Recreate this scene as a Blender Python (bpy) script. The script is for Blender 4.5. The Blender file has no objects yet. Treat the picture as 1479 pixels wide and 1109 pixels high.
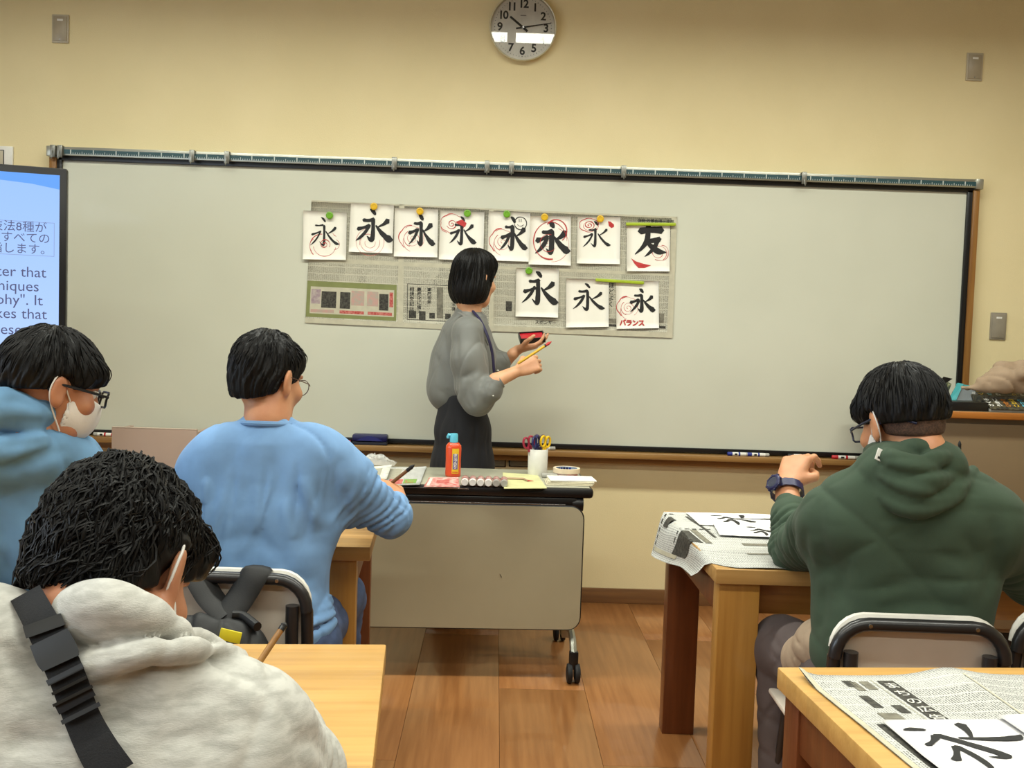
import bpy, bmesh, math, random
import numpy as np
from mathutils import Vector, Matrix, noise
R_ = random.Random(7)
PI = math.pi
SC = bpy.context.scene
COL = SC.collection

# ------------------------------------------------------------------ camera
F_PX = 1447.0; CAM_H = 1.27
_th = math.atan(81.5/F_PX); _psi = math.radians(1.0); _rho = .033
_fw = Vector((math.sin(_psi)*math.cos(_th), math.cos(_psi)*math.cos(_th), -math.sin(_th)))
_r0 = Vector((math.cos(_psi), -math.sin(_psi), 0)); _u0 = _r0.cross(_fw)
_R = math.cos(_rho)*_r0 + math.sin(_rho)*_u0
_U = -math.sin(_rho)*_r0 + math.cos(_rho)*_u0
CAM = Vector((0, 0, CAM_H))
cd = bpy.data.cameras.new('camera'); cam = bpy.data.objects.new('camera', cd); COL.objects.link(cam)
cam.matrix_world = Matrix(((_R.x, _U.x, -_fw.x, 0), (_R.y, _U.y, -_fw.y, 0), (_R.z, _U.z, -_fw.z, CAM_H), (0, 0, 0, 1)))
cd.sensor_fit = 'HORIZONTAL'; cd.sensor_width = 36; cd.lens = 36*F_PX/1479.0; cd.clip_start = .05
SC.camera = cam
def ray(x, y): return _fw + _R*((x-739.5)/F_PX) - _U*((y-554.5)/F_PX)
def atY(x, y, Y):
    d = ray(x, y); return CAM + d*(Y/d.y)
def atZ(x, y, z):
    d = ray(x, y); return CAM + d*((z-CAM_H)/d.z)

# ------------------------------------------------------------------ world, light, exposure
w = bpy.data.worlds.new('world'); SC.world = w; w.use_nodes = True
w.node_tree.nodes['Background'].inputs[0].default_value = (.62, .75, 1, 1)
w.node_tree.nodes['Background'].inputs[1].default_value = .6
SC.view_settings.view_transform = 'Standard'; SC.view_settings.look = 'None'
SC.view_settings.gamma = 1; SC.view_settings.exposure = 0.22
SC.view_settings.use_curve_mapping = False
WALL_Y = 4.62; BOARD_Y = 4.600; CEIL = 3.0
LAMP_ROWS = [3.18, 1.15, -.9]; LAMP_X = [-1.87, -.6, .67, 1.94]
LAMP_W = 15.0
def area(name, loc, rot, sx, sy, power, color, spread=PI):
    l = bpy.data.lights.new(name, 'AREA'); l.shape = 'RECTANGLE'; l.size = sx; l.size_y = sy
    l.energy = power; l.color = color; l.spread = spread
    o = bpy.data.objects.new(name, l); o.location = loc; o.rotation_euler = rot; COL.objects.link(o); return o
for ry in LAMP_ROWS:
    for lx in LAMP_X:
        area('tube_light', (lx, ry, CEIL-.03), (0, 0, 0), 1.22, .2, LAMP_W*(1.3 if ry > 3 else .85 if ry > 0 else .6), (.96, 1, .90), math.radians(158))
# daylight through the windows of the left wall
for wy in (-1.3, 1.1):
    area('window_daylight', (-3.96, wy, 1.7), (0, -PI/2, 0), 1.3, 1.7, 34, (.74, .87, 1))

# ------------------------------------------------------------------ materials
def lin(c):
    def g(v):
        v /= 255.; return v/12.92 if v <= .04045 else ((v+.055)/1.055)**2.4
    return (g(c[0]), g(c[1]), g(c[2]), 1)
MATS = {}
def mat(name, rgb, rough=.5, rgb2=None, scale=20, stretch=(1, 1, 1), bump=0, bscale=None, metal=0, coat=0,
        emit=0, sheen=0, detail=3, trans=0, spec=.5, lo=.35, hi=.65):
    if name in MATS: return MATS[name]
    m = bpy.data.materials.new(name); m.use_nodes = True; nt = m.node_tree; b = nt.nodes['Principled BSDF']
    b.inputs['Base Color'].default_value = lin(rgb); b.inputs['Roughness'].default_value = rough
    b.inputs['Metallic'].default_value = metal; b.inputs['Coat Weight'].default_value = coat
    b.inputs['Sheen Weight'].default_value = sheen; b.inputs['Specular IOR Level'].default_value = spec
    b.inputs['Transmission Weight'].default_value = trans
    if emit:
        b.inputs['Emission Color'].default_value = lin(rgb); b.inputs['Emission Strength'].default_value = emit
    tc = nt.nodes.new('ShaderNodeTexCoord'); mp = nt.nodes.new('ShaderNodeMapping')
    nt.links.new(tc.outputs['Object'], mp.inputs[0]); mp.inputs['Scale'].default_value = stretch
    nz = nt.nodes.new('ShaderNodeTexNoise'); nz.inputs['Scale'].default_value = scale; nz.inputs['Detail'].default_value = detail
    nt.links.new(mp.outputs[0], nz.inputs['Vector'])
    if rgb2 is None: rgb2 = tuple(max(0, v*.94) for v in rgb)
    cr = nt.nodes.new('ShaderNodeValToRGB'); cr.color_ramp.elements[0].position = lo; cr.color_ramp.elements[1].position = hi
    cr.color_ramp.elements[0].color = lin(rgb2); cr.color_ramp.elements[1].color = lin(rgb)
    nt.links.new(nz.outputs['Fac'], cr.inputs[0]); nt.links.new(cr.outputs[0], b.inputs['Base Color'])
    if bump:
        n2 = nt.nodes.new('ShaderNodeTexNoise'); n2.inputs['Scale'].default_value = bscale or scale; n2.inputs['Detail'].default_value = 4
        nt.links.new(mp.outputs[0], n2.inputs['Vector'])
        bp = nt.nodes.new('ShaderNodeBump'); bp.inputs['Strength'].default_value = 1; bp.inputs['Distance'].default_value = bump
        nt.links.new(n2.outputs['Fac'], bp.inputs['Height']); nt.links.new(bp.outputs[0], b.inputs['Normal'])
    MATS[name] = m; return m
def wood(name, a, b_, axis=0, rough=.38, coat=.15, band=0):
    st = [22, 22, 22]; st[axis] = 1.2
    m = mat(name, a, rough, b_, scale=2.2, stretch=tuple(st), bump=.0004, bscale=6, coat=coat, detail=6)
    if band:      # faint glued staves across the top
        nt = m.node_tree; bs = nt.nodes['Principled BSDF']
        src = bs.inputs['Base Color'].links[0].from_socket
        tc = nt.nodes.new('ShaderNodeTexCoord'); sp = nt.nodes.new('ShaderNodeSeparateXYZ'); nt.links.new(tc.outputs['Object'], sp.inputs[0])
        md = nt.nodes.new('ShaderNodeMath'); md.operation = 'MULTIPLY'; md.inputs[1].default_value = 1/band
        nt.links.new(sp.outputs[1 if axis == 0 else 0], md.inputs[0])
        fl = nt.nodes.new('ShaderNodeMath'); fl.operation = 'FLOOR'; nt.links.new(md.outputs[0], fl.inputs[0])
        wn = nt.nodes.new('ShaderNodeTexWhiteNoise'); wn.noise_dimensions = '1D'; nt.links.new(fl.outputs[0], wn.inputs['W'])
        mr = nt.nodes.new('ShaderNodeMapRange'); mr.inputs[3].default_value = .86; mr.inputs[4].default_value = 1.06
        nt.links.new(wn.outputs['Value'], mr.inputs[0])
        mx = nt.nodes.new('ShaderNodeVectorMath'); mx.operation = 'SCALE'; nt.links.new(src, mx.inputs[0]); nt.links.new(mr.outputs[0], mx.inputs['Scale'])
        nt.links.new(mx.outputs[0], bs.inputs['Base Color'])
    return m
M_wall = mat('cream_wall_paint', (230, 215, 170), .75, (226, 211, 165), scale=3, bump=.0006, bscale=240)
M_ceil = mat('ceiling_white', (176, 172, 158), .9, bump=.001, bscale=120)
M_board = mat('whiteboard_enamel', (208, 209, 192), .3, (203, 204, 187), scale=2, coat=.1)
M_black = mat('black_plastic', (16, 16, 18), .35)
M_blackm = mat('black_rubber', (20, 20, 21), .7)
M_dark = mat('charcoal_tube', (38, 37, 38), .32, coat=.2)
M_alu = mat('aluminium', (178, 178, 166), .35, metal=.75)
M_steel = mat('steel', (200, 200, 200), .25, metal=1)
M_trim = wood('frame_wood', (150, 106, 52), (128, 86, 40), axis=2)
M_trimx = wood('ledge_wood', (160, 122, 70), (138, 100, 54), axis=0)
M_base = wood('baseboard_wood', (122, 84, 46), (104, 70, 38), axis=0, rough=.5)
M_deskA = wood('pale_desk_wood', (214, 168, 96), (200, 152, 82), axis=0, band=.045)
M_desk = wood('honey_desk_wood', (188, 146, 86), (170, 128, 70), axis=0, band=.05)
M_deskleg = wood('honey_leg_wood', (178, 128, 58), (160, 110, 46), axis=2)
M_deskshade = wood('shaded_leg_wood', (120, 66, 34), (104, 56, 28), axis=2)  # darker copy of the leg wood: shade under the top painted into its colour
M_deskap = wood('apron_wood', (180, 122, 54), (160, 104, 42), axis=0)
M_floor = wood('floor_wood', (160, 108, 62), (142, 92, 50), axis=1, rough=.3, coat=.25)
M_floorgap = mat('floor_joint', (96, 60, 36), .8)
M_plate = mat('grey_switch_plate', (150, 142, 126), .4)
M_plate2 = mat('pale_switch_plate', (190, 180, 156), .4)
M_white = mat('white_plastic', (232, 230, 222), .4)
M_beigepanel = mat('beige_laminate', (170, 161, 134), .45, (166, 157, 130), scale=4)
M_greytop = mat('grey_table_top', (172, 170, 150), .3)
M_tape = mat('chair_shell', (222, 212, 198), .5, (216, 205, 190), scale=8)
M_lip = mat('chair_shell_edge', (226, 222, 212), .45)
M_paper = mat('white_hanshi', (244, 241, 230), .85, (238, 235, 222), scale=6, bump=.0008, bscale=14)
M_paperd = mat('desk_hanshi', (240, 238, 238), .85, (234, 232, 232), scale=6, bump=.0008, bscale=14)
M_ink = mat('black_ink', (12, 12, 12), .6, (22, 21, 20), scale=60)
M_red = mat('vermilion_ink', (176, 34, 36), .6, (196, 60, 58), scale=60)
M_redthin = mat('pale_vermilion_ink', (190, 84, 78), .7, (206, 120, 112), scale=60)

# ------------------------------------------------------------------ object helpers
def tag(o, label=None, cat=None, group=None, kind=None):
    if label: o['label'] = label
    if cat: o['category'] = cat
    if group: o['group'] = group
    if kind: o['kind'] = kind
    return o
def empty(name, loc=(0, 0, 0), rz=0, label=None, cat=None, group=None):
    o = bpy.data.objects.new(name, None); o.location = loc; o.rotation_euler = (0, 0, rz); COL.objects.link(o)
    o.empty_display_size = .05
    return tag(o, label, cat, group)
class MB:
    def __init__(s): s.v = []; s.f = []
    def add(s, vs, fs):
        n = len(s.v); s.v += [tuple(v) for v in vs]; s.f += [tuple(i+n for i in f) for f in fs]; return s
    def box(s, x0, x1, y0, y1, z0, z1, b=0, M=None):
        if b:
            bm = bmesh.new(); bmesh.ops.create_cube(bm, size=1)
            for v in bm.verts:
                v.co = Vector(((x0+x1)/2+v.co.x*(x1-x0), (y0+y1)/2+v.co.y*(y1-y0), (z0+z1)/2+v.co.z*(z1-z0)))
            bmesh.ops.bevel(bm, geom=bm.edges[:], offset=b, segments=2, affect='EDGES', profile=.5)
            vs = [v.co.copy() for v in bm.verts]; fs = [[v.index for v in f.verts] for f in bm.faces]; bm.free()
        else:
            vs = [Vector((x, y, z)) for x in (x0, x1) for y in (y0, y1) for z in (z0, z1)]
            fs = [(0, 1, 3, 2), (4, 6, 7, 5), (0, 4, 5, 1), (2, 3, 7, 6), (0, 2, 6, 4), (1, 5, 7, 3)]
        if M is not None: vs = [M @ v for v in vs]
        return s.add(vs, fs)
    def tube(s, pts, r, n=10, cap=True, closed=False, flat=1.0, up=None):
        pts = [Vector(p) for p in pts]; m = len(pts)
        rs = r if isinstance(r, (list, tuple)) else [r]*m
        prev = None; vs = []
        for i, p in enumerate(pts):
            if closed: t = pts[(i+1) % m]-pts[i-1]
            else: t = pts[min(i+1, m-1)]-pts[max(i-1, 0)]
            t.normalize() if t.length > 1e-9 else None
            if prev is None:
                a = Vector(up) if up else (Vector((0, 0, 1)) if abs(t.z) < .9 else Vector((1, 0, 0)))
            else: a = prev
            a = (a - t*a.dot(t)); a = a.normalized() if a.length > 1e-6 else t.orthogonal().normalized()
            b = t.cross(a); prev = a
            for k in range(n):
                q = 2*PI*k/n; vs.append(p + a*(math.cos(q)*rs[i]) + b*(math.sin(q)*rs[i]*flat))
        fs = []
        for i in range(m if closed else m-1):
            j = (i+1) % m
            for k in range(n): fs.append((i*n+k, i*n+(k+1) % n, j*n+(k+1) % n, j*n+k))
        if cap and not closed:
            fs.append(tuple(range(n-1, -1, -1))); fs.append(tuple(range((m-1)*n, m*n)))
        return s.add(vs, fs)
    def lathe(s, prof, n=24, M=None):   # prof (r,z) about z
        vs = []; fs = []
        for r, z in prof:
            for k in range(n): vs.append(Vector((r*math.cos(2*PI*k/n), r*math.sin(2*PI*k/n), z)))
        for i in range(len(prof)-1):
            for k in range(n): fs.append((i*n+k, i*n+(k+1) % n, (i+1)*n+(k+1) % n, (i+1)*n+k))
        if prof[0][0] > 1e-4: fs.append(tuple(range(n-1, -1, -1)))
        if prof[-1][0] > 1e-4: fs.append(tuple(range((len(prof)-1)*n, len(prof)*n)))
        if M is not None: vs = [M @ v for v in vs]
        return s.add(vs, fs)
    def prism(s, poly, d0, d1, fn):     # poly 2D, fn(u,v,d)->3D
        n = len(poly); vs = [fn(u, v, d) for d in (d0, d1) for u, v in poly]
        fs = [tuple(range(n-1, -1, -1)), tuple(range(n, 2*n))]+[(i, (i+1) % n, n+(i+1) % n, n+i) for i in range(n)]
        return s.add(vs, fs)
    def sheet(s, S, nu, nv, th=.0006):
        g = [[Vector(S(i/nu, j/nv)) for j in range(nv+1)] for i in range(nu+1)]
        vs = []; 
        nr = [[None]*(nv+1) for _ in range(nu+1)]
        for i in range(nu+1):
            for j in range(nv+1):
                a = g[min(i+1, nu)][j]-g[max(i-1, 0)][j]; b = g[i][min(j+1, nv)]-g[i][max(j-1, 0)]
                nr[i][j] = a.cross(b).normalized()
        W = nv+1
        for sgn in (0, 1):
            for i in range(nu+1):
                for j in range(nv+1): vs.append(g[i][j]-nr[i][j]*(th*sgn))
        N = (nu+1)*W; fs = []
        for i in range(nu):
            for j in range(nv):
                a = i*W+j; fs.append((a, a+W, a+W+1, a+1)); fs.append((N+a, N+a+1, N+a+W+1, N+a+W))
        bd = [i*W for i in range(nu+1)]+[nu*W+j for j in range(1, W)]+[i*W+nv for i in range(nu-1, -1, -1)]+[j for j in range(nv-1, 0, -1)]
        for k in range(len(bd)):
            a, b = bd[k], bd[(k+1) % len(bd)]; fs.append((a, N+a, N+b, b))
        return s.add(vs, fs)
    def build(s, name, m, parent=None, smooth=True, uv=None):
        me = bpy.data.meshes.new(name); me.from_pydata([tuple(v) for v in s.v], [], s.f)
        me.validate()
        bm = bmesh.new(); bm.from_mesh(me); bmesh.ops.recalc_face_normals(bm, faces=bm.faces); bm.to_mesh(me); bm.free()
        me.materials.append(m)
        if smooth:
            me.shade_smooth(); me.set_sharp_from_angle(angle=math.radians(38))
        o = bpy.data.objects.new(name, me); COL.objects.link(o)
        if parent: o.parent = parent
        return o
def bx(name, m, x0, x1, y0, y1, z0, z1, parent=None, b=0.002):
    return MB().box(x0, x1, y0, y1, z0, z1, b).build(name, m, parent)
def uvmesh(name, vs, fs, uvs, m, parent):
    me = bpy.data.meshes.new(name); me.from_pydata([tuple(v) for v in vs], [], fs)
    ul = me.uv_layers.new(name='UVMap')
    for lp in me.loops: ul.data[lp.index].uv = uvs[lp.vertex_index]
    me.materials.append(m); me.shade_smooth(); o = bpy.data.objects.new(name, me); COL.objects.link(o); o.parent = parent; return o
def copy_tree(o, parent=None):
    c = o.copy(); COL.objects.link(c)
    if parent: c.parent = parent
    for ch in list(o.children): copy_tree(ch, c)
    return c
def smooth_line(pts, sub=6):
    P = [Vector(p) for p in pts]
    if len(P) < 3: 
        return [P[0].lerp(P[-1], i/sub) for i in range(sub+1)]
    Q = [2*P[0]-P[1]]+P+[2*P[-1]-P[-2]]; out = []
    for i in range(1, len(Q)-2):
        for k in range(sub):
            t = k/sub; a, b, c, d = Q[i-1], Q[i], Q[i+1], Q[i+2]
            out.append(.5*((2*b)+(c-a)*t+(2*a-5*b+4*c-d)*t*t+(3*b-a-3*c+d)*t**3))
    out.append(P[-1]); return out
def text_mesh(s, size, name, m, parent, O, ux, uy, align='LEFT', bold=0.0, spacing=1.0, depth=0, vertical=False):
    """flat lettering at O, running along ux with glyph-up uy"""
    cu = bpy.data.curves.new('text', 'FONT'); cu.size = size; cu.align_x = align; cu.offset = bold; cu.space_character = spacing
    cu.resolution_u = 3; cu.extrude = depth; cu.space_line = 1.0
    cu.body = '\n'.join(s) if vertical else s
    to = bpy.data.objects.new('text', cu); COL.objects.link(to)
    me = bpy.data.meshes.new_from_object(to); bpy.data.objects.remove(to); bpy.data.curves.remove(cu)
    ux = Vector(ux).normalized(); uy = Vector(uy).normalized(); n = ux.cross(uy)
    me.transform(Matrix(((ux.x, uy.x, n.x, O[0]), (ux.y, uy.y, n.y, O[1]), (ux.z, uy.z, n.z, O[2]), (0, 0, 0, 1))))
    me.materials.clear(); me.materials.append(m); me.name = name
    o = bpy.data.objects.new(name, me); COL.objects.link(o)
    if parent: o.parent = parent
    return o
# ------------------------------------------------------------------ room shell
X0, X1, YB = -4.0, 4.2, -3.2
def struct(name, mb, m, parent=None, smooth=True):
    o = mb.build(name, m, parent, smooth)
    if not parent: o['kind'] = 'structure'
    return o
struct('wall_front', MB().box(X0, X1, WALL_Y, WALL_Y+.12, 0, CEIL), M_wall, smooth=False)
struct('wall_back', MB().box(X0, X1, YB-.12, YB, 0, CEIL), mat('back_wall_brown', (128, 104, 76), .8), smooth=False)
struct('wall_right', MB().box(X1, X1+.12, YB-.12, WALL_Y+.12, 0, CEIL), M_wall, smooth=False)
wl = MB()
wl.box(X0-.12, X0, YB-.12, WALL_Y+.12, 0, .95); wl.box(X0-.12, X0, YB-.12, WALL_Y+.12, 2.45, CEIL)
for a, b in ((YB-.12, -2.2), (-.4, .2), (2.0, WALL_Y+.12)): wl.box(X0-.12, X0, a, b, .95, 2.45)
struct('wall_left', wl, M_wall, smooth=False)
M_glass = mat('window_glass', (255, 255, 255), .02, trans=1)
M_sash = mat('window_aluminium', (170, 170, 165), .4, metal=.6)
for n, (a, b) in enumerate(((-2.2, -.4), (.2, 2.0))):
    fr = MB()
    for q in (a, (a+b)/2-.02, b-.04): fr.box(X0-.09, X0-.04, q, q+.04, .95, 2.45)
    fr.box(X0-.09, X0-.04, a, b, .95, .99); fr.box(X0-.09, X0-.04, a, b, 2.41, 2.45)
    wo = struct('window_%d' % (n+1), fr, M_sash, smooth=False)
    MB().box(X0-.07, X0-.064, a+.03, b-.03, .98, 2.42).build('pane', M_glass, wo, False)
struct('ceiling', MB().box(X0-.12, X1+.12, YB-.12, WALL_Y+.12, CEIL, CEIL+.1), M_ceil, smooth=False)
fl = struct('floor', MB().box(X0-.12, X1+.12, YB-.12, WALL_Y+.12, -.1, -.004), M_floorgap, smooth=False)
# boards of the floor, shared meshes
bw, bl = .3035, 1.818
proto = MB().box(0, bw-.0012, 0, bl-.0012, -.006, 0, .0006).build('floor_board', M_floor, fl)
first = True
nx = int((X1-X0)/bw)+1
for i in range(nx):
    y = YB - (i % 3)*.606
    while y < WALL_Y:
        if first: o = proto; first = False
        else: o = proto.copy(); COL.objects.link(o)
        x = X0+i*bw+.105
        o.location = (x, y, 0)
        if x+bw > X1+.1 or y+bl > WALL_Y+.1:
            o.scale = (min(1, (X1+.1-x)/bw), min(1, (WALL_Y+.1-y)/bl), 1)
        y += bl
struct('baseboard_front', MB().box(X0, X1, WALL_Y-.012, WALL_Y, 0, .069, .002), M_base)
struct('baseboard_right', MB().box(X1-.012, X1, YB, WALL_Y, 0, .069, .002), M_base)
struct('baseboard_left', MB().box(X0, X0+.012, YB, WALL_Y, 0, .069, .002), M_base)

# ceiling lamps
M_lampbody = mat('lamp_housing', (225, 225, 220), .5)
M_diff = mat('lamp_diffuser', (255, 246, 226), .5, emit=3.0)
lamp0 = None
for ry in LAMP_ROWS:
    for lx in LAMP_X:
        if lamp0 is None:
            t = empty('ceiling_light'); lamp0 = t
            h = MB(); h.box(-.625, .625, -.125, -.105, -.028, -.001); h.box(-.625, .625, .105, .125, -.028, -.001)
            h.box(-.625, -.61, -.105, .105, -.028, -.001); h.box(.61, .625, -.105, .105, -.028, -.001)
            h.build('housing', M_lampbody, t, False)
            MB().box(-.61, .61, -.105, .105, -.018, -.001).build('diffuser', M_diff, t, False)
        else: t = copy_tree(lamp0)
        t.location = (lx, ry, CEIL)
        tag(t, 'flush fluorescent ceiling light, %s in the row %s' % (['leftmost', 'second from the left', 'third from the left', 'rightmost'][LAMP_X.index(lx)], {3.18: 'nearest the whiteboard', 1.15: 'over the room\'s middle', -.9: 'over the room\'s back'}[ry]),
            'ceiling light', 'fluorescent lights, %s' % {3.18: 'front row', 1.15: 'middle row', -.9: 'back row'}[ry])

# ------------------------------------------------------------------ whiteboard
WB = empty('whiteboard', (0.075, BOARD_Y, .74), 0, 'wide wall-mounted whiteboard in a wooden frame with a ruler rail on top', 'whiteboard')
def L(o): o.location = Vector(o.location)-WB.location; return o
def wpart(name, mb, m, smooth=True):
    o = mb.build(name, m, WB, smooth); o.matrix_parent_inverse = Matrix.Translation(-WB.location); return o
XL, XR = -2.03, 2.19
wpart('writing_surface', MB().box(XL+.05, XR-.055, BOARD_Y, WALL_Y, .725, 1.965), M_board, False)
wpart('frame_side', MB().box(XL, XL+.03, BOARD_Y-.022, WALL_Y, .70, 1.965, .002), M_trim)
wpart('frame_side', MB().box(XR-.032, XR-.004, BOARD_Y-.022, WALL_Y, .70, 1.965, .002), M_trim)
wpart('inner_edging', MB().box(XL+.03, XL+.052, BOARD_Y-.012, WALL_Y, .725, 1.965, .001), M_black)
wpart('inner_edging', MB().box(XR-.056, XR-.032, BOARD_Y-.012, WALL_Y, .725, 1.965, .001), M_black)
wpart('inner_edging', MB().box(XL+.03, XR-.032, BOARD_Y-.012, WALL_Y, 1.955, 1.975, .001), M_black)
wpart('inner_edging', MB().box(XL+.03, XR-.032, BOARD_Y-.014, WALL_Y, .722, .742, .001), M_black)
wpart('top_rail', MB().box(XL-.006, XR, BOARD_Y-.03, WALL_Y, 1.974, 2.012, .001), M_alu)
M_rule = mat('ruler_strip', (44, 78, 84), .4)
M_tick = mat('ruler_tick', (196, 204, 200), .5)
wpart('ruler_strip', MB().box(XL+.07, XR-.03, BOARD_Y-.0315, BOARD_Y-.0295, 1.981, 2.0005), M_rule, False)
tk = MB(); x = XL+.1; i = 0
while x < XR-.04:
    hgt = .019 if i % 10 == 0 else (.011 if i % 5 == 0 else .006)
    tk.box(x-.0011-(.0012 if i % 10 == 0 else 0), x+.0011+(.0012 if i % 10 == 0 else 0), BOARD_Y-.0322, BOARD_Y-.031, 1.981, 1.981+hgt)
    x += .0303/3; i += 1
    if i % 30 == 0 and False: pass
o = wpart('ruler_marks', tk, M_tick, False); o['kind'] = 'stuff'
wpart('rail_end_cap', MB().box(XL-.008, XL+.03, BOARD_Y-.035, WALL_Y, 1.968, 2.014, .003), M_alu)
wpart('rail_end_cap', MB().box(XR-.03, XR+.004, BOARD_Y-.035, WALL_Y, 1.968, 2.014, .003), M_alu)
wpart('ledge', MB().box(XL+.02, XR-.02, BOARD_Y-.075, WALL_Y, .690, .716, .004), M_trimx)
wpart('ledge', MB().box(XL+.02, XR-.02, BOARD_Y-.02, WALL_Y, .660, .692, .002), M_trimx)
# hooks clipped on the rail
M_clip = mat('clip_steel', (150, 150, 142), .35, metal=.7)
hook0 = None
wh = ['at the far left end', 'second from the left end', 'left one of the pair over the left third', 'right one of the pair over the left third',
      'alone above the yellow magnets', 'left of the clock\'s centre below it', 'right one of the pair below the clock', 'above the newspapers\' right end', 'nearest the right end']
for k, px in enumerate((82, 92, 281, 331, 571, 704, 739, 900, 1159)):
    if hook0 is None:
        hk = empty('rail_hook'); hook0 = hk
        m_ = MB(); m_.box(-.011, .011, -.008, -.001, -.05, .004, .001); m_.box(-.011, .011, -.008, .02, -.0, .004, .0008)
        m_.build('clip_plate', M_clip, hk)
        m_ = MB(); m_.tube(smooth_line([(0, -.008, -.02), (0, -.014, -.035), (0, -.018, -.055), (0, -.027, -.058), (0, -.03, -.046)]), .0022, 6)
        m_.build('hook', M_clip, hk)
    else: hk = copy_tree(hook0)
    p = atY(px, 230, BOARD_Y); hk.location = (p.x, BOARD_Y-.037, 2.012)
    tag(hk, 'metal hook on the ruler rail, '+wh[k], 'hook', 'rail hooks')

# markers and eraser on the ledge
def marker(px, ang, col, capcol, label, side=1, L_=.125):
    p = atY(px, 645, BOARD_Y-.04)
    m = empty('whiteboard_marker', (p.x, BOARD_Y-.045, .7248), ang, label, 'marker')
    s = side
    RM = Matrix.Rotation(PI/2*1, 4, 'Y')
    MB().lathe([(0, -L_*.32), (.0085, -L_*.32), (.0085, L_*.36), (0, L_*.36)], 12, RM).build('barrel', M_white, m)
    MB().lathe([(0, L_*.30), (.0088, L_*.3), (.0088, L_*.5), (.007, L_*.52), (0, L_*.52)], 12, Matrix.Rotation(PI/2 if s > 0 else -PI/2, 4, 'Y')).build('cap', capcol, m)
    MB().lathe([(.0087, -L_*.5), (.0087, -L_*.32)], 12, Matrix.Rotation(PI/2 if s > 0 else -PI/2, 4, 'Y')).build('end_plug', M_clear, m)
    MB().lathe([(.0089, -L_*.02), (.0089, L_*.06)], 12, RM).build('band', col, m)
    MB().box(-L_*.2, -L_*.08, -.0092, -.0084, -.004, .004).build('label_print', M_ink, m)
    return m
M_clear = mat('grey_translucent_plastic', (170, 168, 160), .3)
M_blue = mat('marker_blue', (30, 46, 140), .4); M_mred = mat('marker_red', (190, 30, 40), .4); M_green = mat('marker_green', (20, 150, 90), .4)
M_navy = mat('navy_plastic', (24, 26, 78), .4)
marker(1067, 0, M_blue, M_blue, 'blue whiteboard marker on the ledge, left one of the two blue ones', -1, .1)
marker(1095, 0, M_blue, M_blue, 'blue whiteboard marker on the ledge, right one of the two blue ones', -1, .1)
marker(1158, 0, M_black, M_black, 'black-capped whiteboard marker on the ledge behind the wristwatch', -1)
marker(1222, 0, M_mred, M_mred, 'red whiteboard marker on the ledge beside the dark-haired head of the green hoodie', -1)
marker(486, 0, M_mred, M_mred, 'red-capped whiteboard marker on the ledge left of the blue eraser', 1)
marker(452, 0, M_green, M_green, 'green-capped whiteboard marker on the ledge above the light blue shoulder', 1, .11)
marker(784, 0, M_clear, M_clear, 'grey-capped whiteboard marker on the ledge behind the scissors', 1, .11)
marker(152, 0, M_mred, M_mred, 'red whiteboard marker at the left end of the ledge beside the brown panel', 1, .1)
p = atY(535, 632, BOARD_Y-.04)
er = empty('board_eraser', (p.x, BOARD_Y-.042, .717), 0, 'dark blue whiteboard eraser lying on the ledge', 'eraser')
MB().box(-.078, .078, -.028, .028, .0005, .014, .002).build('felt_pad', mat('eraser_felt', (40, 40, 52), .9), er)
MB().box(-.08, .08, -.03, .03, .0145, .047, .009).build('grip', M_navy, er)
MB().prism([(-.06, 0)]+[(-.06+.12*i/10, .022*math.sin(PI*i/10)) for i in range(1, 10)]+[(.06, 0)], 0, .002, lambda u, v, d: Vector((u, -.0305-d+.001, .019+v))).build('finger_recess', mat('navy_recess', (36, 40, 110), .5), er)

# wall plates
def plate(px, py, m, label, kw=.075, kh=.125, name='switch_plate', cat='wall plate'):
    p = atY(px, py, WALL_Y)
    t = empty(name, (p.x, WALL_Y, p.z), 0, label, cat)
    MB().box(-kw/2, kw/2, -.007, 0, -kh/2, kh/2, .002).build('frame', m, t)
    MB().box(-kw/2+.007, kw/2-.007, -.0105, -.005, -kh/2+.008, kh/2-.008, .002).build('face', M_plate if m is M_plate else M_plate2b, t)
    MB().box(-.013, .013, -.0114, -.0098, kh/2-.029, kh/2-.020, .0005).build('label_strip', M_white, t)
    MB().lathe([(0, 0), (.003, 0), (.003, .0018), (0, .0018)], 10, Matrix.Translation((0, -.0095, -kh/2+.014)) @ Matrix.Rotation(PI/2, 4, 'X')).build('screw', M_steel, t)
    return t
M_plate2b = mat('plate_face', (172, 160, 136), .35)
plate(88, 42, M_plate2, 'small rectangular blank plate high on the wall above the screen')
plate(1407, 97, M_plate2, 'small rectangular blank plate high on the wall above the board\'s right end')
plate(1441, 471, M_plate, 'grey switch plate with a white label right of the board, above the brown cloth')
p = atY(4, 226, WALL_Y)
t = empty('intercom_panel', (p.x, WALL_Y, p.z), 0, 'white-framed wall panel with a dark inner line, half hidden behind the screen', 'wall panel')
MB().box(-.12, .05, -.012, 0, -.07, .045, .002).build('frame', M_white, t)
MB().box(-.10, .012, -.0135, -.011, -.06, .028, .001).build('dark_rim', M_dark, t)
MB().box(-.096, .008, -.0145, -.012, -.06, .024, .001).build('face', M_plate2, t)
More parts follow.
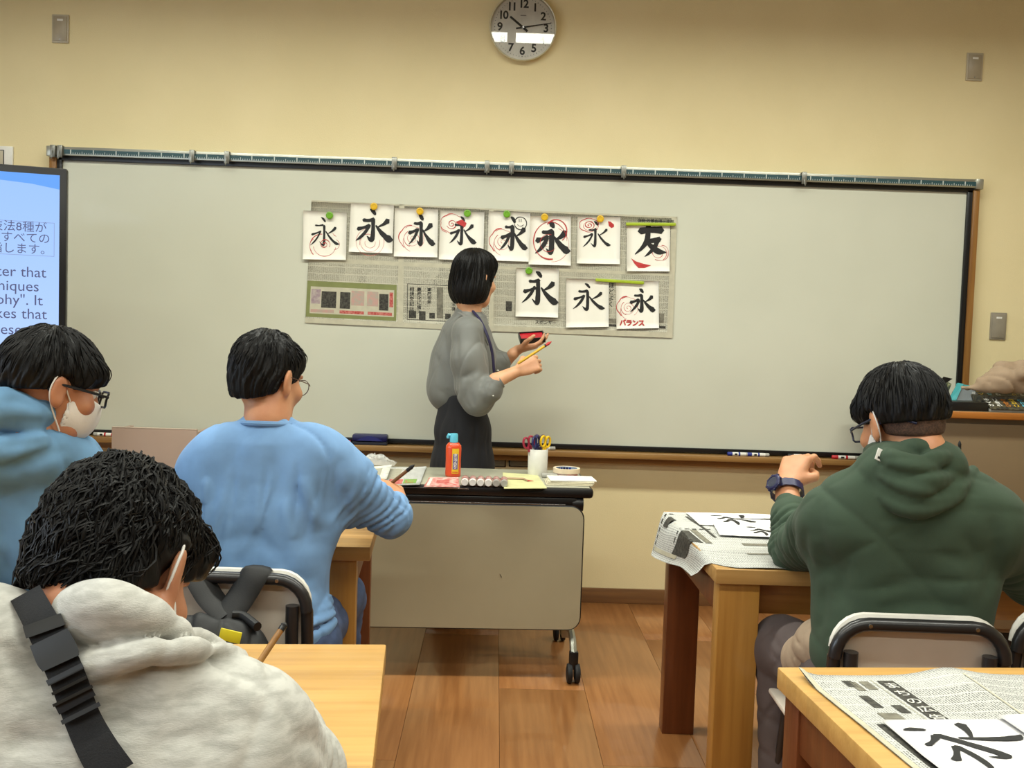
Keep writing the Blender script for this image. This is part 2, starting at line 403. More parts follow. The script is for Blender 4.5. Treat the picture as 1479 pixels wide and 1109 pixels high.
# low sockets under the ledge
for k, (a, b) in enumerate(((708, 731), (735, 764))):
    pa = atY(a, 664, WALL_Y); pb = atY(b, 664, WALL_Y)
    t = empty('wall_socket', ((pa.x+pb.x)/2, WALL_Y, pa.z), 0, ('left one of two grey horizontal outlet plates under the ledge, beside the dark skirt', 'right one of two grey horizontal outlet plates under the ledge, beside the white cup')[k], 'outlet')
    h = (pb.x-pa.x)/2
    MB().box(-h, h, -.008, 0, -.031, .031, .002).build('frame', M_dark, t)
    MB().box(-h+.004, h-.004, -.012, -.004, -.027, .027, .006).build('cover', mat('grey_socket', (128, 124, 104), .45), t)

# ------------------------------------------------------------------ wall clock
cc = atY(755.5, 39, WALL_Y-.03)
CK = empty('wall_clock', (cc.x, WALL_Y, cc.z), 0, 'round white-faced wall clock with black numerals above the whiteboard', 'clock')
RX = Matrix.Rotation(PI/2, 4, 'X')     # z -> -y
M_rim = mat('clock_rim', (206, 200, 172), .35)
M_face = mat('clock_face', (248, 244, 232), .6)
MB().lathe([(.0, 0), (.13, 0), (.142, .006), (.150, .022), (.1515, .034), (.149, .038), (.1455, .036), (.143, .026), (.143, .018), (0, .018)], 64, RX).build('case', M_rim, CK)
MB().lathe([(0, .019), (.143, .019), (.143, .0205), (0, .0205)], 64, RX).build('dial', M_face, CK)
tk = MB()
for k in range(60):
    a = k*PI/30; r = .128; s = .0016 if k % 5 == 0 else .0007
    tk.box(-s, s, -.0215, -.0203, -.002, .002, 0, Matrix.Rotation(-a, 4, 'Y') @ Matrix.Translation((0, 0, r)))
o = tk.build('minute_marks', M_ink, CK, False); o['kind'] = 'stuff'
for k in range(1, 13):
    a = k*PI/6; r = .104
    o = text_mesh(str(k), .050, 'numeral', M_ink, CK, (math.sin(a)*r-.0, -.0212, math.cos(a)*r-.0155), (1, 0, 0), (0, 0, 1), 'CENTER', bold=.0014, spacing=.85)
MB().box(-.013, .013, -.0214, -.0204, .052, .0555).build('dial_print', mat('faint_print', (150, 144, 132), .6), CK, False)
def hand(name, ang, l, tail, w0, w1, yy):
    M = Matrix.Rotation(ang, 4, 'Y')
    m = MB(); vs = [Vector((-w0, yy, -tail)), Vector((w0, yy, -tail)), Vector((w1, yy, l)), Vector((-w1, yy, l))]
    vs = [M @ v for v in vs]+[M @ (v+Vector((0, .0012, 0))) for v in vs]
    m.add(vs, [(0, 1, 2, 3), (7, 6, 5, 4), (0, 4, 5, 1), (1, 5, 6, 2), (2, 6, 7, 3), (3, 7, 4, 0)]).build(name, M_ink, CK, False)
hand('hour_hand', math.radians(308), .075, .026, .0052, .0045, -.0235)
hand('minute_hand', math.radians(79.5), .128, .032, .0036, .0015, -.026)
MB().lathe([(0, .019), (.004, .019), (.004, .028), (0, .028)], 12, RX).build('spindle', M_steel, CK)
# glass cover: clear, with its plain mirror reflection
gm = bpy.data.materials.new('clock_glass'); gm.use_nodes = True; nt = gm.node_tree; nt.nodes.clear()
out = nt.nodes.new('ShaderNodeOutputMaterial'); mx = nt.nodes.new('ShaderNodeMixShader'); tr = nt.nodes.new('ShaderNodeBsdfTransparent'); gl = nt.nodes.new('ShaderNodeBsdfGlossy')
gl.inputs['Roughness'].default_value = .0; fr = nt.nodes.new('ShaderNodeFresnel'); fr.inputs[0].default_value = 1.5
nt.links.new(fr.outputs[0], mx.inputs[0]); nt.links.new(tr.outputs[0], mx.inputs[1]); nt.links.new(gl.outputs[0], mx.inputs[2]); nt.links.new(mx.outputs[0], out.inputs[0])
MB().lathe([(0, .0315), (.1445, .0315), (.1445, .033), (0, .033)], 64, RX).build('glass_cover', gm, CK, False)
# ------------------------------------------------------------------ brush characters on a paper surface
def stroke_poly(pts, seed=0, rough=.06, sub=5):
    """pts (x,y,w) -> list of left/right outline pairs"""
    rr = random.Random(seed)
    S = smooth_line([(p[0], p[1], p[2]) for p in pts], sub)
    out = []; n = len(S)
    for i, p in enumerate(S):
        a = S[max(i-1, 0)]; b = S[min(i+1, n-1)]; t = Vector((b.x-a.x, b.y-a.y)); 
        if t.length < 1e-9: t = Vector((1, 0))
        t.normalize(); nn = Vector((-t.y, t.x)); w = max(.002, p.z)*.5
        w1 = w*(1+rr.uniform(-rough, rough)); w2 = w*(1+rr.uniform(-rough, rough))
        out.append(((p.x+nn.x*w1, p.y+nn.y*w1), (p.x-nn.x*w2, p.y-nn.y*w2)))
    # round caps
    def cap(p, q, tip):
        return tip
    a = S[0]; b = S[1]; t = Vector((a.x-b.x, a.y-b.y)).normalized()
    st = (a.x+t.x*a.z*.42, a.y+t.y*a.z*.42)
    a = S[-1]; b = S[-2]; t = Vector((a.x-b.x, a.y-b.y)).normalized()
    en = (a.x+t.x*a.z*.42, a.y+t.y*a.z*.42)
    return st, out, en
def stroke_mb(mb, pts, fn, seed=0, rough=.06, sub=5):
    st, o, en = stroke_poly(pts, seed, rough, sub)
    vs = [fn(*st)]
    for l, r in o: vs += [fn(*l), fn(*r)]
    vs.append(fn(*en)); n = len(o); fs = [(0, 1, 2)]
    for i in range(n-1):
        a = 1+2*i; fs.append((a, a+2, a+3, a+1))
    fs.append((2*n-1, 2*n+1, 2*n)); mb.add(vs, fs)
EI = [  # the character for "eternity", unit box, y down
    [(.44, .06, .03), (.50, .10, .075), (.56, .17, .06)],
    [(.27, .30, .055), (.38, .305, .05), (.50, .285, .075)],
    [(.50, .29, .085), (.505, .50, .08), (.495, .78, .095), (.44, .80, .06), (.36, .72, .012)],
    [(.13, .53, .075), (.27, .49, .05), (.40, .44, .07)],
    [(.40, .44, .06), (.31, .60, .065), (.20, .73, .05), (.09, .82, .012)],
    [(.86, .32, .10), (.76, .41, .06), (.62, .49, .02)],
    [(.56, .44, .03), (.66, .57, .06), (.79, .70, .09), (.90, .77, .11), (.99, .78, .015)]]
YUU = [[(.25, .15, .12), (.5, .115, .11), (.82, .125, .12)], [(.46, -.02, .10), (.43, .35, .10), (.32, .58, .08), (.10, .80, .02)],
       [(.46, .41, .09), (.62, .39, .08), (.76, .36, .09)], [(.76, .36, .08), (.64, .62, .08), (.50, .78, .05), (.38, .88, .012)],
       [(.45, .45, .05), (.60, .60, .085), (.78, .72, .10), (.98, .74, .015)]]
def glyph(parent, S, off, box, seed, wgt=1.0, strokes=EI, name='brush_character', m=None, sk=0, rot=0):
    """box = (x0,y0,x1,y1) in sheet units"""
    x0, y0, x1, y1 = box; rr = random.Random(seed); mb = MB()
    for k, st in enumerate(strokes):
        dx, dy = rr.uniform(-.02, .02), rr.uniform(-.02, .02)
        pts = [(x+dx+sk*(y-.5), y+dy, w_*wgt*1.32*rr.uniform(.85, 1.15)) for x, y, w_ in st]
        if rot:
            c_, s_ = math.cos(rot), math.sin(rot); pts = [(.5+(x-.5)*c_+(y-.5)*s_, .5-(x-.5)*s_+(y-.5)*c_, w_) for x, y, w_ in pts]
        pts = [(x0+(x1-x0)*x, y0+(y1-y0)*y, w_*(x1-x0)) for x, y, w_ in pts]
        stroke_mb(mb, pts, lambda u, v, k=k: S(u, v, off+k*.00004), seed*10+k)
    return mb.build(name, m or M_ink, parent, False)
def ring(mb, S, off, cx, cy, r, w_, a0=0, a1=2*PI, sq=1.0, pet=0, seed=0, asp=1.0, w1=None):
    n = max(16, int(abs(a1-a0)*9)); pts = []
    for i in range(n+1):
        a = a0+(a1-a0)*i/n; rr = r
        if pet: rr = r*(1+.10*abs(math.sin(pet*a/2)))
        ww = w_+(0 if w1 is None else (w1-w_)*i/n)
        pts.append((cx+rr*math.cos(a), cy+rr*math.sin(a)*asp*sq, ww*(.55+.45*math.sin(a*1.7+seed)**2)))
    stroke_mb(mb, pts, lambda u, v: S(u, v, off), seed, .1, 2)
def spiral(mb, S, off, cx, cy, r, w_, turns=2, seed=0, sq=1.0):
    n = int(turns*16); pts = []
    for i in range(n+1):
        a = i/n*turns*2*PI+seed; q = r*(.12+.88*i/n)
        pts.append((cx+q*math.cos(a), cy+q*math.sin(a)*sq, w_*(.5+.5*math.sin(a+seed)**2)))
    stroke_mb(mb, pts, lambda u, v: S(u, v, off), seed, .1, 2)
def blob(mb, S, off, pts, name=None):
    n = len(pts); c = (sum(p[0] for p in pts)/n, sum(p[1] for p in pts)/n)
    mb.add([S(c[0], c[1], off)]+[S(u, v, off) for u, v in pts], [(0, i+1, (i+1) % n+1) for i in range(n)])

# newsprint: dense unreadable columns as printed tone
def newsprint(name, tone=(206, 200, 180), ink=(120, 116, 104), dens=.5):
    m = bpy.data.materials.new(name); m.use_nodes = True; nt = m.node_tree; b = nt.nodes['Principled BSDF']; b.inputs['Roughness'].default_value = .85
    N = nt.nodes.new; Lk = nt.links.new
    uv = N('ShaderNodeUVMap'); uv.uv_map = 'UVMap'; sp = N('ShaderNodeSeparateXYZ'); Lk(uv.outputs[0], sp.inputs[0])
    def math_(op, a, b_=None, c=None):
        n = N('ShaderNodeMath'); n.operation = op
        for i, v in enumerate((a, b_, c)):
            if v is None: continue
            if isinstance(v, (int, float)): n.inputs[i].default_value = v
            else: Lk(v, n.inputs[i])
        return n.outputs[0]
    u, v = sp.outputs[0], sp.outputs[1]
    col = math_('FRACT', math_('MULTIPLY', u, 1/.0048)); colm = math_('LESS_THAN', col, .62)
    band = math_('FRACT', math_('MULTIPLY', v, 1/.0338)); bandm = math_('LESS_THAN', band, .9)
    nz = N('ShaderNodeTexNoise'); nz.inputs['Scale'].default_value = 420; nz.inputs['Detail'].default_value = 2; Lk(uv.outputs[0], nz.inputs['Vector'])
    gl = math_('GREATER_THAN', nz.outputs['Fac'], .47)
    # article blocks: gaps and rules
    bk = N('ShaderNodeTexVoronoi'); bk.distance = 'CHEBYCHEV'; bk.inputs['Scale'].default_value = 9; Lk(uv.outputs[0], bk.inputs['Vector'])
    sc = N('ShaderNodeSeparateColor'); Lk(bk.outputs['Color'], sc.inputs[0])
    dn = math_('MULTIPLY_ADD', sc.outputs[0], .5, dens)
    fac = math_('MULTIPLY', math_('MULTIPLY', math_('MULTIPLY', colm, bandm), gl), dn)
    mx = N('ShaderNodeMix'); mx.data_type = 'RGBA'; Lk(fac, mx.inputs[0]); mx.inputs[6].default_value = lin(tone); mx.inputs[7].default_value = lin(ink)
    Lk(mx.outputs[2], b.inputs['Base Color']); return m
M_news = newsprint('newsprint', (196, 192, 172), (84, 82, 74))
M_newsd = newsprint('desk_newsprint', (202, 202, 196), (96, 96, 94))
M_newsb = mat('newsprint_margin', (196, 191, 168), .85, scale=30)
M_tone = mat('print_grey', (132, 128, 112), .85, (104, 100, 88), scale=90)
M_tonel = mat('print_light_grey', (172, 168, 150), .85, (160, 156, 138), scale=90)
M_pdark = mat('print_dark', (44, 42, 38), .85, (78, 76, 68), scale=120)
M_pgreen = mat('print_green', (130, 136, 84), .85)
M_ppink = mat('print_pink', (190, 150, 140), .85, (168, 160, 146), scale=70)
M_pred = mat('print_red', (168, 60, 56), .85, (196, 120, 110), scale=110)
M_pviol = mat('print_violet', (150, 130, 140), .85, (180, 168, 160), scale=60)

def sheet_obj(name, S, nu, nv, m, parent, th=.0004, W=1, Hh=1):
    """S(u,v,off) in 0..1; uv in metres"""
    vs = []; fs = []; uvs = []
    for k, off in enumerate((0, -th)):
        for i in range(nu+1):
            for j in range(nv+1):
                vs.append(S(i/nu, j/nv, off)); uvs.append((i/nu*W, j/nv*Hh))
    N = (nu+1)*(nv+1); w_ = nv+1
    for i in range(nu):
        for j in range(nv):
            a = i*w_+j; fs.append((a, a+1, a+w_+1, a+w_)); fs.append((N+a, N+a+w_, N+a+w_+1, N+a+1))
    bd = [i*w_ for i in range(nu+1)]+[nu*w_+j for j in range(1, w_)]+[i*w_+nv for i in range(nu-1, -1, -1)]+[j for j in range(nv-1, 0, -1)]
    for k in range(len(bd)):
        a, b = bd[k], bd[(k+1) % len(bd)]; fs.append((a, N+a, N+b, b))
    return uvmesh(name, vs, fs, uvs, m, parent)
def decal(name, S, off, u0, v0, u1, v1, m, parent, nu=6, nv=4):
    vs = []; fs = []
    for i in range(nu+1):
        for j in range(nv+1): vs.append(S(u0+(u1-u0)*i/nu, v0+(v1-v0)*j/nv, off))
    for i in range(nu):
        for j in range(nv):
            a = i*(nv+1)+j; fs.append((a, a+1, a+nv+2, a+nv+1))
    me = bpy.data.meshes.new(name); me.from_pydata([tuple(v) for v in vs], [], fs); me.materials.append(m)
    o = bpy.data.objects.new(name, me); COL.objects.link(o); o.parent = parent; return o
def quadS(c, Y, curl=0.0, wav=0.0, seed=0):
    """sheet hanging on the board between four photo corners TL,TR,BR,BL at plane Y; off comes towards the room"""
    P = [atY(x, y, Y) for x, y in c]
    def S(u, v, off=0):
        a = P[0].lerp(P[1], u); b = P[3].lerp(P[2], u); p = a.lerp(b, v)
        d = curl*(v**3) + wav*(math.sin(u*7+seed)*.5+.5)*v
        return Vector((p.x, Y-off-d, p.z))
    return S, P
# newspapers taped to the board
SN1, P1_ = quadS([(450, 289), (708, 301), (712, 479), (441, 466)], BOARD_Y-.003, wav=.003)
NW = tag(empty('newspaper'), 'opened newspaper spread on the board behind the teacher\'s head, with green advertisement block', 'newspaper', 'newspapers backing the calligraphy')
sheet_obj('sheet', SN1, 12, 8, M_news, NW, W=.86, Hh=.57)
D = lambda *a: decal('printed_block', SN1, .0004, *a, NW)
D(.0, .465, 1, .50, M_newsb); D(.49, .0, .52, 1, M_newsb); D(0, .96, 1, 1, M_newsb); D(0, 0, 1, .012, M_newsb)
D(.0, .655, .483, .95, M_pgreen); decal('printed_block', SN1, .0006, .02, .70, .47, .92, M_newsb, NW)
for a, b, mm in ((.025, .075, M_pviol), (.08, .16, M_pdark), (.18, .235, M_pdark), (.24, .31, M_ppink), (.325, .385, M_ppink), (.39, .44, M_pdark), (.445, .465, M_pred)):
    decal('printed_picture', SN1, .0008, a, .72 if mm is not M_pdark else .735, b, .84 if mm is not M_pdark else .87, mm, NW)
for a, b in ((.025, .15), (.18, .31), (.33, .46)): decal('printed_picture', SN1, .0008, a, .885, b, .91, M_pred if a > .1 else M_ppink, NW)
D(.54, .64, .98, .645, M_pdark); D(.54, .93, .98, .935, M_pdark); D(.54, .64, .543, .93, M_pdark); D(.70, .66, .735, .91, M_tone)
for a, b, c, d in ((.55, .86, .59, .92), (.605, .86, .64, .93), (.66, .87, .69, .915), (.745, .87, .775, .915)): decal('printed_picture', SN1, .0008, a, c, b if b > a else a+.03, d, M_pdark, NW) if False else decal('printed_picture', SN1, .0008, a, b, c, d, M_pdark, NW)
SN2, P2_ = quadS([(706, 301), (978, 313), (971, 488), (706, 478)], BOARD_Y-.0035, wav=.003, seed=2)
NW2 = tag(empty('newspaper'), 'opened newspaper spread on the board under the right-hand calligraphy sheets', 'newspaper', 'newspapers backing the calligraphy')
sheet_obj('sheet', SN2, 12, 8, M_news, NW2, W=.86, Hh=.57)
D = lambda *a: decal('printed_block', SN2, .0004, *a, NW2)
D(0, .465, 1, .49, M_newsb); D(0, .955, 1, 1, M_newsb); D(0, 0, .025, 1, M_newsb); D(.97, 0, 1, 1, M_newsb); D(.0, 0, 1, .015, M_newsb)
D(.52, .905, .96, .925, M_pdark); D(.80, .04, .97, .046, M_pdark); D(.62, .63, .63, .92, M_pdark)
decal('printed_picture', SN2, .0006, .092, .75, .125, .83, M_pdark, NW2); D(.62, .86, .70, .90, M_tone); D(.9, .80, .95, .88, M_tone); D(.05, .87, .33, .872, M_tone)
def vtext(s, S, u, v, size, parent, off=.0008, m=None, step=1.02):
    """vertical line of characters, top at (u,v)"""
    p0 = S(u, v, off); ux = (S(u+.01, v, off)-p0); uy = -(S(u, v+.01, off)-p0)
    ux.normalize(); uy.normalize(); obs = []
    for k, ch in enumerate(s):
        q = p0 - uy*(size*(.88+k*step)); text_mesh(ch, size, 'headline', m or M_ink, parent, q, ux, uy, 'CENTER', bold=size*.012)
def htext(s, S, u, v, size, parent, off=.0008, m=None, name='headline', bold=.015, align='LEFT', sp=1.0):
    p0 = S(u, v, off); ux = (S(u+.01, v, off)-p0); uy = -(S(u, v+.01, off)-p0)
    return text_mesh(s, size, name, m or M_ink, parent, p0, ux, uy, align, bold=size*bold, spacing=sp)
vtext('相続登記は', SN1, .565, .665, .022, NW); vtext('義務化に備え', SN1, .605, .665, .020, NW); vtext('専門相談', SN1, .66, .665, .018, NW); vtext('まちの法律', SN1, .79, .665, .02, NW)
vtext('子どもの学び', SN1, .84, .665, .020, NW)
vtext('政治と暮らし', SN1, .355, .12, .017, NW); vtext('県議会の一日', SN1, .915, .19, .019, NW)
vtext('ほどよく', SN2, .66, .56, .028, NW2); vtext('学ぶ毎日の', SN2, .61, .56, .022, NW2)
htext('自民 万博会場・支部', SN2, .79, .055, .018, NW2); htext('スポンサー', SN2, .25, .925, .02, NW2)
vtext('地域面の記事', SN2, .004, .03, .019, NW2)

# calligraphy sheets
PAP = [
 ([(438, 304), (501, 306.5), (500, 375.5), (437.7, 374.5)], (.10, .08, .84, .84), .62, 'thin-stroked calligraphy sheet at the far left under a green magnet, red rings over its foot'),
 ([(506.7, 292.7), (569, 296), (567, 366), (504, 363.7)], (.06, .08, 1.0, .90), 1.0, 'calligraphy sheet hung highest, second from the left, bold strokes and faint red rings'),
 ([(570, 300.4), (632.8, 302.5), (631.8, 371.8), (569, 370.4)], (.27, .07, .94, .90), 1.15, 'calligraphy sheet with a red flower left of its character, third from the left'),
 ([(636, 303.5), (699.8, 306.5), (698, 377), (633.8, 374.5)], (.16, .06, .84, .80), .9, 'calligraphy sheet with a red spiral at top left, partly behind the teacher\'s hair'),
 ([(705.5, 305), (766, 307.5), (764.5, 378), (704, 376)], (.22, .06, .97, .93), 1.15, 'calligraphy sheet with a black smiling face at its top right'),
 ([(766, 311.6), (824.7, 312.6), (824.3, 383.6), (763.3, 382)], (.08, .06, .99, .90), 1.25, 'calligraphy sheet whose character is circled with a big red ring'),
 ([(834.3, 312.6), (896.3, 313.6), (895, 381.5), (832.8, 380.5)], (.08, .06, .78, .76), .72, 'calligraphy sheet with red flower top left and solid red drop top right'),
 ([(905, 324.7), (968, 325), (966.7, 392), (905, 391.7)], (.10, .02, .95, .78), 1.1, 'calligraphy sheet with the friend character, far right under a lime bar magnet'),
 ([(745.6, 386.6), (807.5, 388), (805.9, 458.6), (744.6, 457)], (.06, .02, 1.0, .88), .95, 'unmarked calligraphy sheet with a green magnet in the lower row, nearest the teacher'),
 ([(817.6, 402.2), (879.5, 403.8), (879, 471.8), (817.2, 472.8)], (.08, .05, .92, .76), .78, 'unmarked calligraphy sheet in the middle of the lower row, no round magnet'),
 ([(889.6, 405), (951.5, 405.5), (951.5, 473.8), (890.2, 474.8)], (.26, .13, .93, .76), 1.0, 'calligraphy sheet with red katakana writing along its foot, right end of lower row')]
for k, (c, box, wg, lab) in enumerate(PAP):
    S, P = quadS(c, BOARD_Y-.008-(.002 if k in (5, 1, 8) else 0), curl=.006, wav=.003, seed=k)
    t = tag(empty('calligraphy_sheet'), lab, 'calligraphy sheet', 'calligraphy sheets on the whiteboard')
    sheet_obj('paper', S, 6, 8, M_paper, t, W=.2, Hh=.22)
    glyph(t, S, .0012, box, k+3, wg, YUU if k == 7 else EI)
    rd = MB(); rt = MB(); o_ = .0007
    A = 62/70.
    if k == 0:
        ring(rd, S, o_, .44, .72, .28, .02, PI*.75, PI*1.5, A, 0, 1); ring(rt, S, o_, .5, .70, .26, .015, .2, PI*.95, A, 0, 2); spiral(rd, S, o_+.0009, .5, .68, .13, .018, 1.6, 3, A)
        ring(rt, S, o_, .36, .72, .2, .012, PI*.8, PI*1.3, A, 0, 1); blob(rd, S, o_, [(.66, .42), (.72, .5), (.78, .52), (.70, .47)]); ring(rd, S, o_, .72, .68, .12, .012, -1.2, 1.5, A, 0, 2)
    if k == 1:
        for q in range(3): ring(rt, S, o_, .48, .80-.01*q, .12+.1*q, .010, -.3, PI*1.1+q*.6, A, 0, q)
        ring(rd, S, o_, .44, .8, .2, .010, PI*.9, PI*1.6, A)
    if k in (2, 4, 10):
        cx, cy, r = {2: (.40, .60, .27), 4: (.33, .60, .27), 10: (.26, .55, .23)}[k]
        ring(rd, S, o_, cx, cy, r, .022, PI*.7, PI*1.5, A, 5, k); ring(rt, S, o_, cx+.02, cy, r*.95, .012, PI*1.3, PI*2.3, A, 5, 1)
        spiral(rt, S, o_, cx+.02, cy+.02, r*.66, .012, 2, 2, A); ring(rd, S, o_, cx+.02, cy+.02, r*.72, .014, PI*.6, PI*1.3, A, 0, 4); ring(rd, S, o_, cx+.05, cy+.08, r*.9, .010, PI*.6, PI*1.1, A)
    if k == 3:
        spiral(rd, S, o_, .27, .27, .12, .020, 1.8, 4, A); ring(rt, S, o_, .28, .26, .25, .015, 0, 2*PI, A*.8, 6, 1); ring(rd, S, o_, .25, .27, .22, .012, 2, 5, A, 6, 1)
        blob(rd, S, .0018, [(.36, .22), (.50, .17), (.60, .24), (.57, .32), (.50, .30), (.38, .25)])
    if k == 5:
        ring(rd, S, .0018, .50, .50, .40, .030, PI*.45, PI*2.0, A*1.08, 0, 2, w1=.012); ring(rd, S, .0016, .64, .30, .26, .028, PI*1.2, PI*2.3, A, 0, 1); ring(rt, S, o_, .55, .58, .40, .010, -1.2, 1.6, A, 0, 3)
        ring(rd, S, .0018, .46, .55, .20, .012, PI*.2, PI*1.6, A, 0, 5); spiral(rt, S, o_, .45, .55, .12, .010, 1.4, 2, A)
    if k == 6:
        spiral(rd, S, o_, .27, .18, .13, .022, 1.9, 2, A*.8); ring(rd, S, o_, .27, .18, .21, .018, .5, 2*PI+.3, A*.72, 6, 1); ring(rt, S, o_, .30, .20, .16, .012, 0, 5, A*.7)
        blob(rd, S, .001, [(.71, .09), (.77, .10), (.85, .16), (.85, .21), (.79, .235), (.73, .19)])
    if k == 7:
        blob(rd, S, .001, [(.10, .72), (.22, .79), (.40, .84), (.57, .87), (.42, .93), (.27, .93), (.18, .84)])
        spiral(rt, S, o_, .74, .60, .2, .016, 2, 1, A); ring(rd, S, o_, .78, .60, .18, .014, -1.4, 2.2, A, 4, 1)
    if k == 10:
        [htext(ch_, S, .07+.145*q_, .925+.004*q_, .031, t, .002, M_red, 'red_writing', .045) for q_, ch_ in enumerate('バランス')]
    if k == 4:
        bk = MB(); ring(bk, S, .0018, .77, .22, .145, .022, 0, 2*PI+.2, A*1.0, 0, 1); ring(bk, S, .0018, .77, .21, .085, .012, .5, 2.6, A*.9)
        stroke_mb(bk, [(.735, .13, .012), (.74, .19, .014)], lambda u, v: S(u, v, .0019)); stroke_mb(bk, [(.785, .13, .012), (.785, .19, .014)], lambda u, v: S(u, v, .0019))
        bk.build('smiley', M_ink, t, False)
    if rd.f: rd.build('red_marks', M_red, t, False)
    if rt.f: rt.build('faint_red_marks', M_redthin, t, False)
M_my = mat('yellow_magnet', (222, 178, 30), .4); M_mg = mat('green_magnet', (110, 168, 36), .4); M_lime = mat('lime_magnet_bar', (168, 190, 40), .45)
mlab = ['green round magnet on the far left calligraphy sheet', 'yellow round magnet on the highest hung sheet', 'yellow round magnet on the sheet with the red flower at left', 'green round magnet on the sheet with the red spiral behind the teacher\'s hair',
        'green round magnet on the sheet with the smiling face', 'yellow round magnet on the sheet with the big red ring', 'yellow round magnet on the sheet with the red drop', 'green round magnet on the lower sheet nearest the teacher']
for k, (x, y, m) in enumerate(((476, 311, M_mg), (540, 298, M_my), (606.5, 305, M_my), (675, 308, M_mg), (732, 309, M_mg), (786.5, 313.5, M_my), (867, 316, M_my), (764, 391, M_mg))):
    p = atY(x, y, BOARD_Y-.02)
    o = MB().lathe([(.015, -.004), (.0165, .002), (.0165, .006), (.013, .0085), (.010, .0085), (.009, .007), (0, .007)], 20, RX).build('round_magnet', m)
    o.location = (p.x, BOARD_Y-.0165, p.z); tag(o, mlab[k], 'magnet', 'round magnets on the sheets')
for (x0, y0, x1, y1), lb in (((904, 323.5, 976, 324), 'lime green bar magnet across the top of the friend character sheet'), ((860, 404, 930, 408.5), 'lime green bar magnet joining two sheets in the lower row')):
    a = atY(x0, y0, BOARD_Y-.016); b = atY(x1, y1, BOARD_Y-.016)
    o = MB().box(0, (b-a).length, -.006, .004, -.007, .007, .003).build('bar_magnet', M_lime)
    o.location = a; o.rotation_euler = (0, math.atan2(a.z-b.z, b.x-a.x), 0); tag(o, lb, 'magnet', 'lime bar magnets')

# ------------------------------------------------------------------ desks
def desk(corner, ang, W_, D_, top_m, leg_m, side_m, ap_m, label, Hh=.70, inset=.02, lw=.10, ld=.062, th=.037, panel=False, group='wooden classroom desks', mirror=1):
    """corner = photo-side corner of the top at the aisle; x runs away from the aisle (mirror=-1: to the left), y into depth"""
    t = empty('wooden_desk', (corner[0], corner[1], 0), ang, label, 'desk', group)
    s = mirror
    def B(x0, x1, *r, b=.002): 
        x0, x1 = s*x0, s*x1
        return MB().box(min(x0, x1), max(x0, x1), *r, b)
    B(0, W_, 0, D_, Hh-th, Hh, b=.003).build('top', top_m, t)
    B(inset+.01, W_-inset-.01, .055, .08, Hh-th-.085, Hh-th-.0005).build('apron', ap_m, t)
    B(inset+.01, W_-inset-.01, D_-.08, D_-.055, Hh-th-.085, Hh-th-.0005).build('apron', ap_m, t)
    for x0 in (inset, W_-inset-.03):
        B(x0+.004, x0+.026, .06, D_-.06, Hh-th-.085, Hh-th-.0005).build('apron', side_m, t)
    for x0, x1 in ((inset, inset+lw), (W_-inset-lw, W_-inset)):
        B(x0, x1, .012, .012+ld, 0, Hh-th-.0003).build('leg', leg_m, t)
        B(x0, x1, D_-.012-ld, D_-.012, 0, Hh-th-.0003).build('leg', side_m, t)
    return t
AL = -math.radians(4.5)
# aisle edge of left desks leans with the row
DA = desk((-.178+.5*math.sin(AL)*1.35+.0, 1.759-.72), math.radians(0) , 1.2, .72, M_deskA, M_deskleg, M_deskleg, M_deskap, 'bare pale wooden desk in front of the grey hoodie', mirror=-1, group=None)
# place exactly: far aisle corner at (-.178,1.759), rows turned slightly
def place(o, far, D_, ang):
    o.rotation_euler = (0, 0, ang)
    d = Vector((-math.sin(ang), math.cos(ang)))*D_
    o.location = (far[0]-d.x, far[1]-d.y, 0)
place(DA, (-.178, 1.759), .72, math.radians(4.3))
DB = desk((0, 0), 0, 1.75, .72, M_desk, M_deskleg, M_deskshade, M_deskap, 'wooden desk under the light blue shirt\'s elbow, behind the bare pale desk', mirror=-1, inset=.035, lw=.085, group=None)
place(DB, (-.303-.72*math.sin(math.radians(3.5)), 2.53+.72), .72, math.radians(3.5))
DC = desk((.554, 2.40), 0, 1.75, .775, M_desk, M_deskleg, M_deskshade, M_deskap, 'wooden desk in front of the green hoodie, newspaper hanging over its corner', inset=.012, group=None)
DD = desk((0, 0), 0, 1.2, .72, M_deskA, M_deskleg, M_deskshade, M_deskap, 'nearest wooden desk at right, covered with newspaper and calligraphy', group=None, lw=.055, inset=.012)
place(DD, (.504, 1.694), .72, math.radians(4.3))

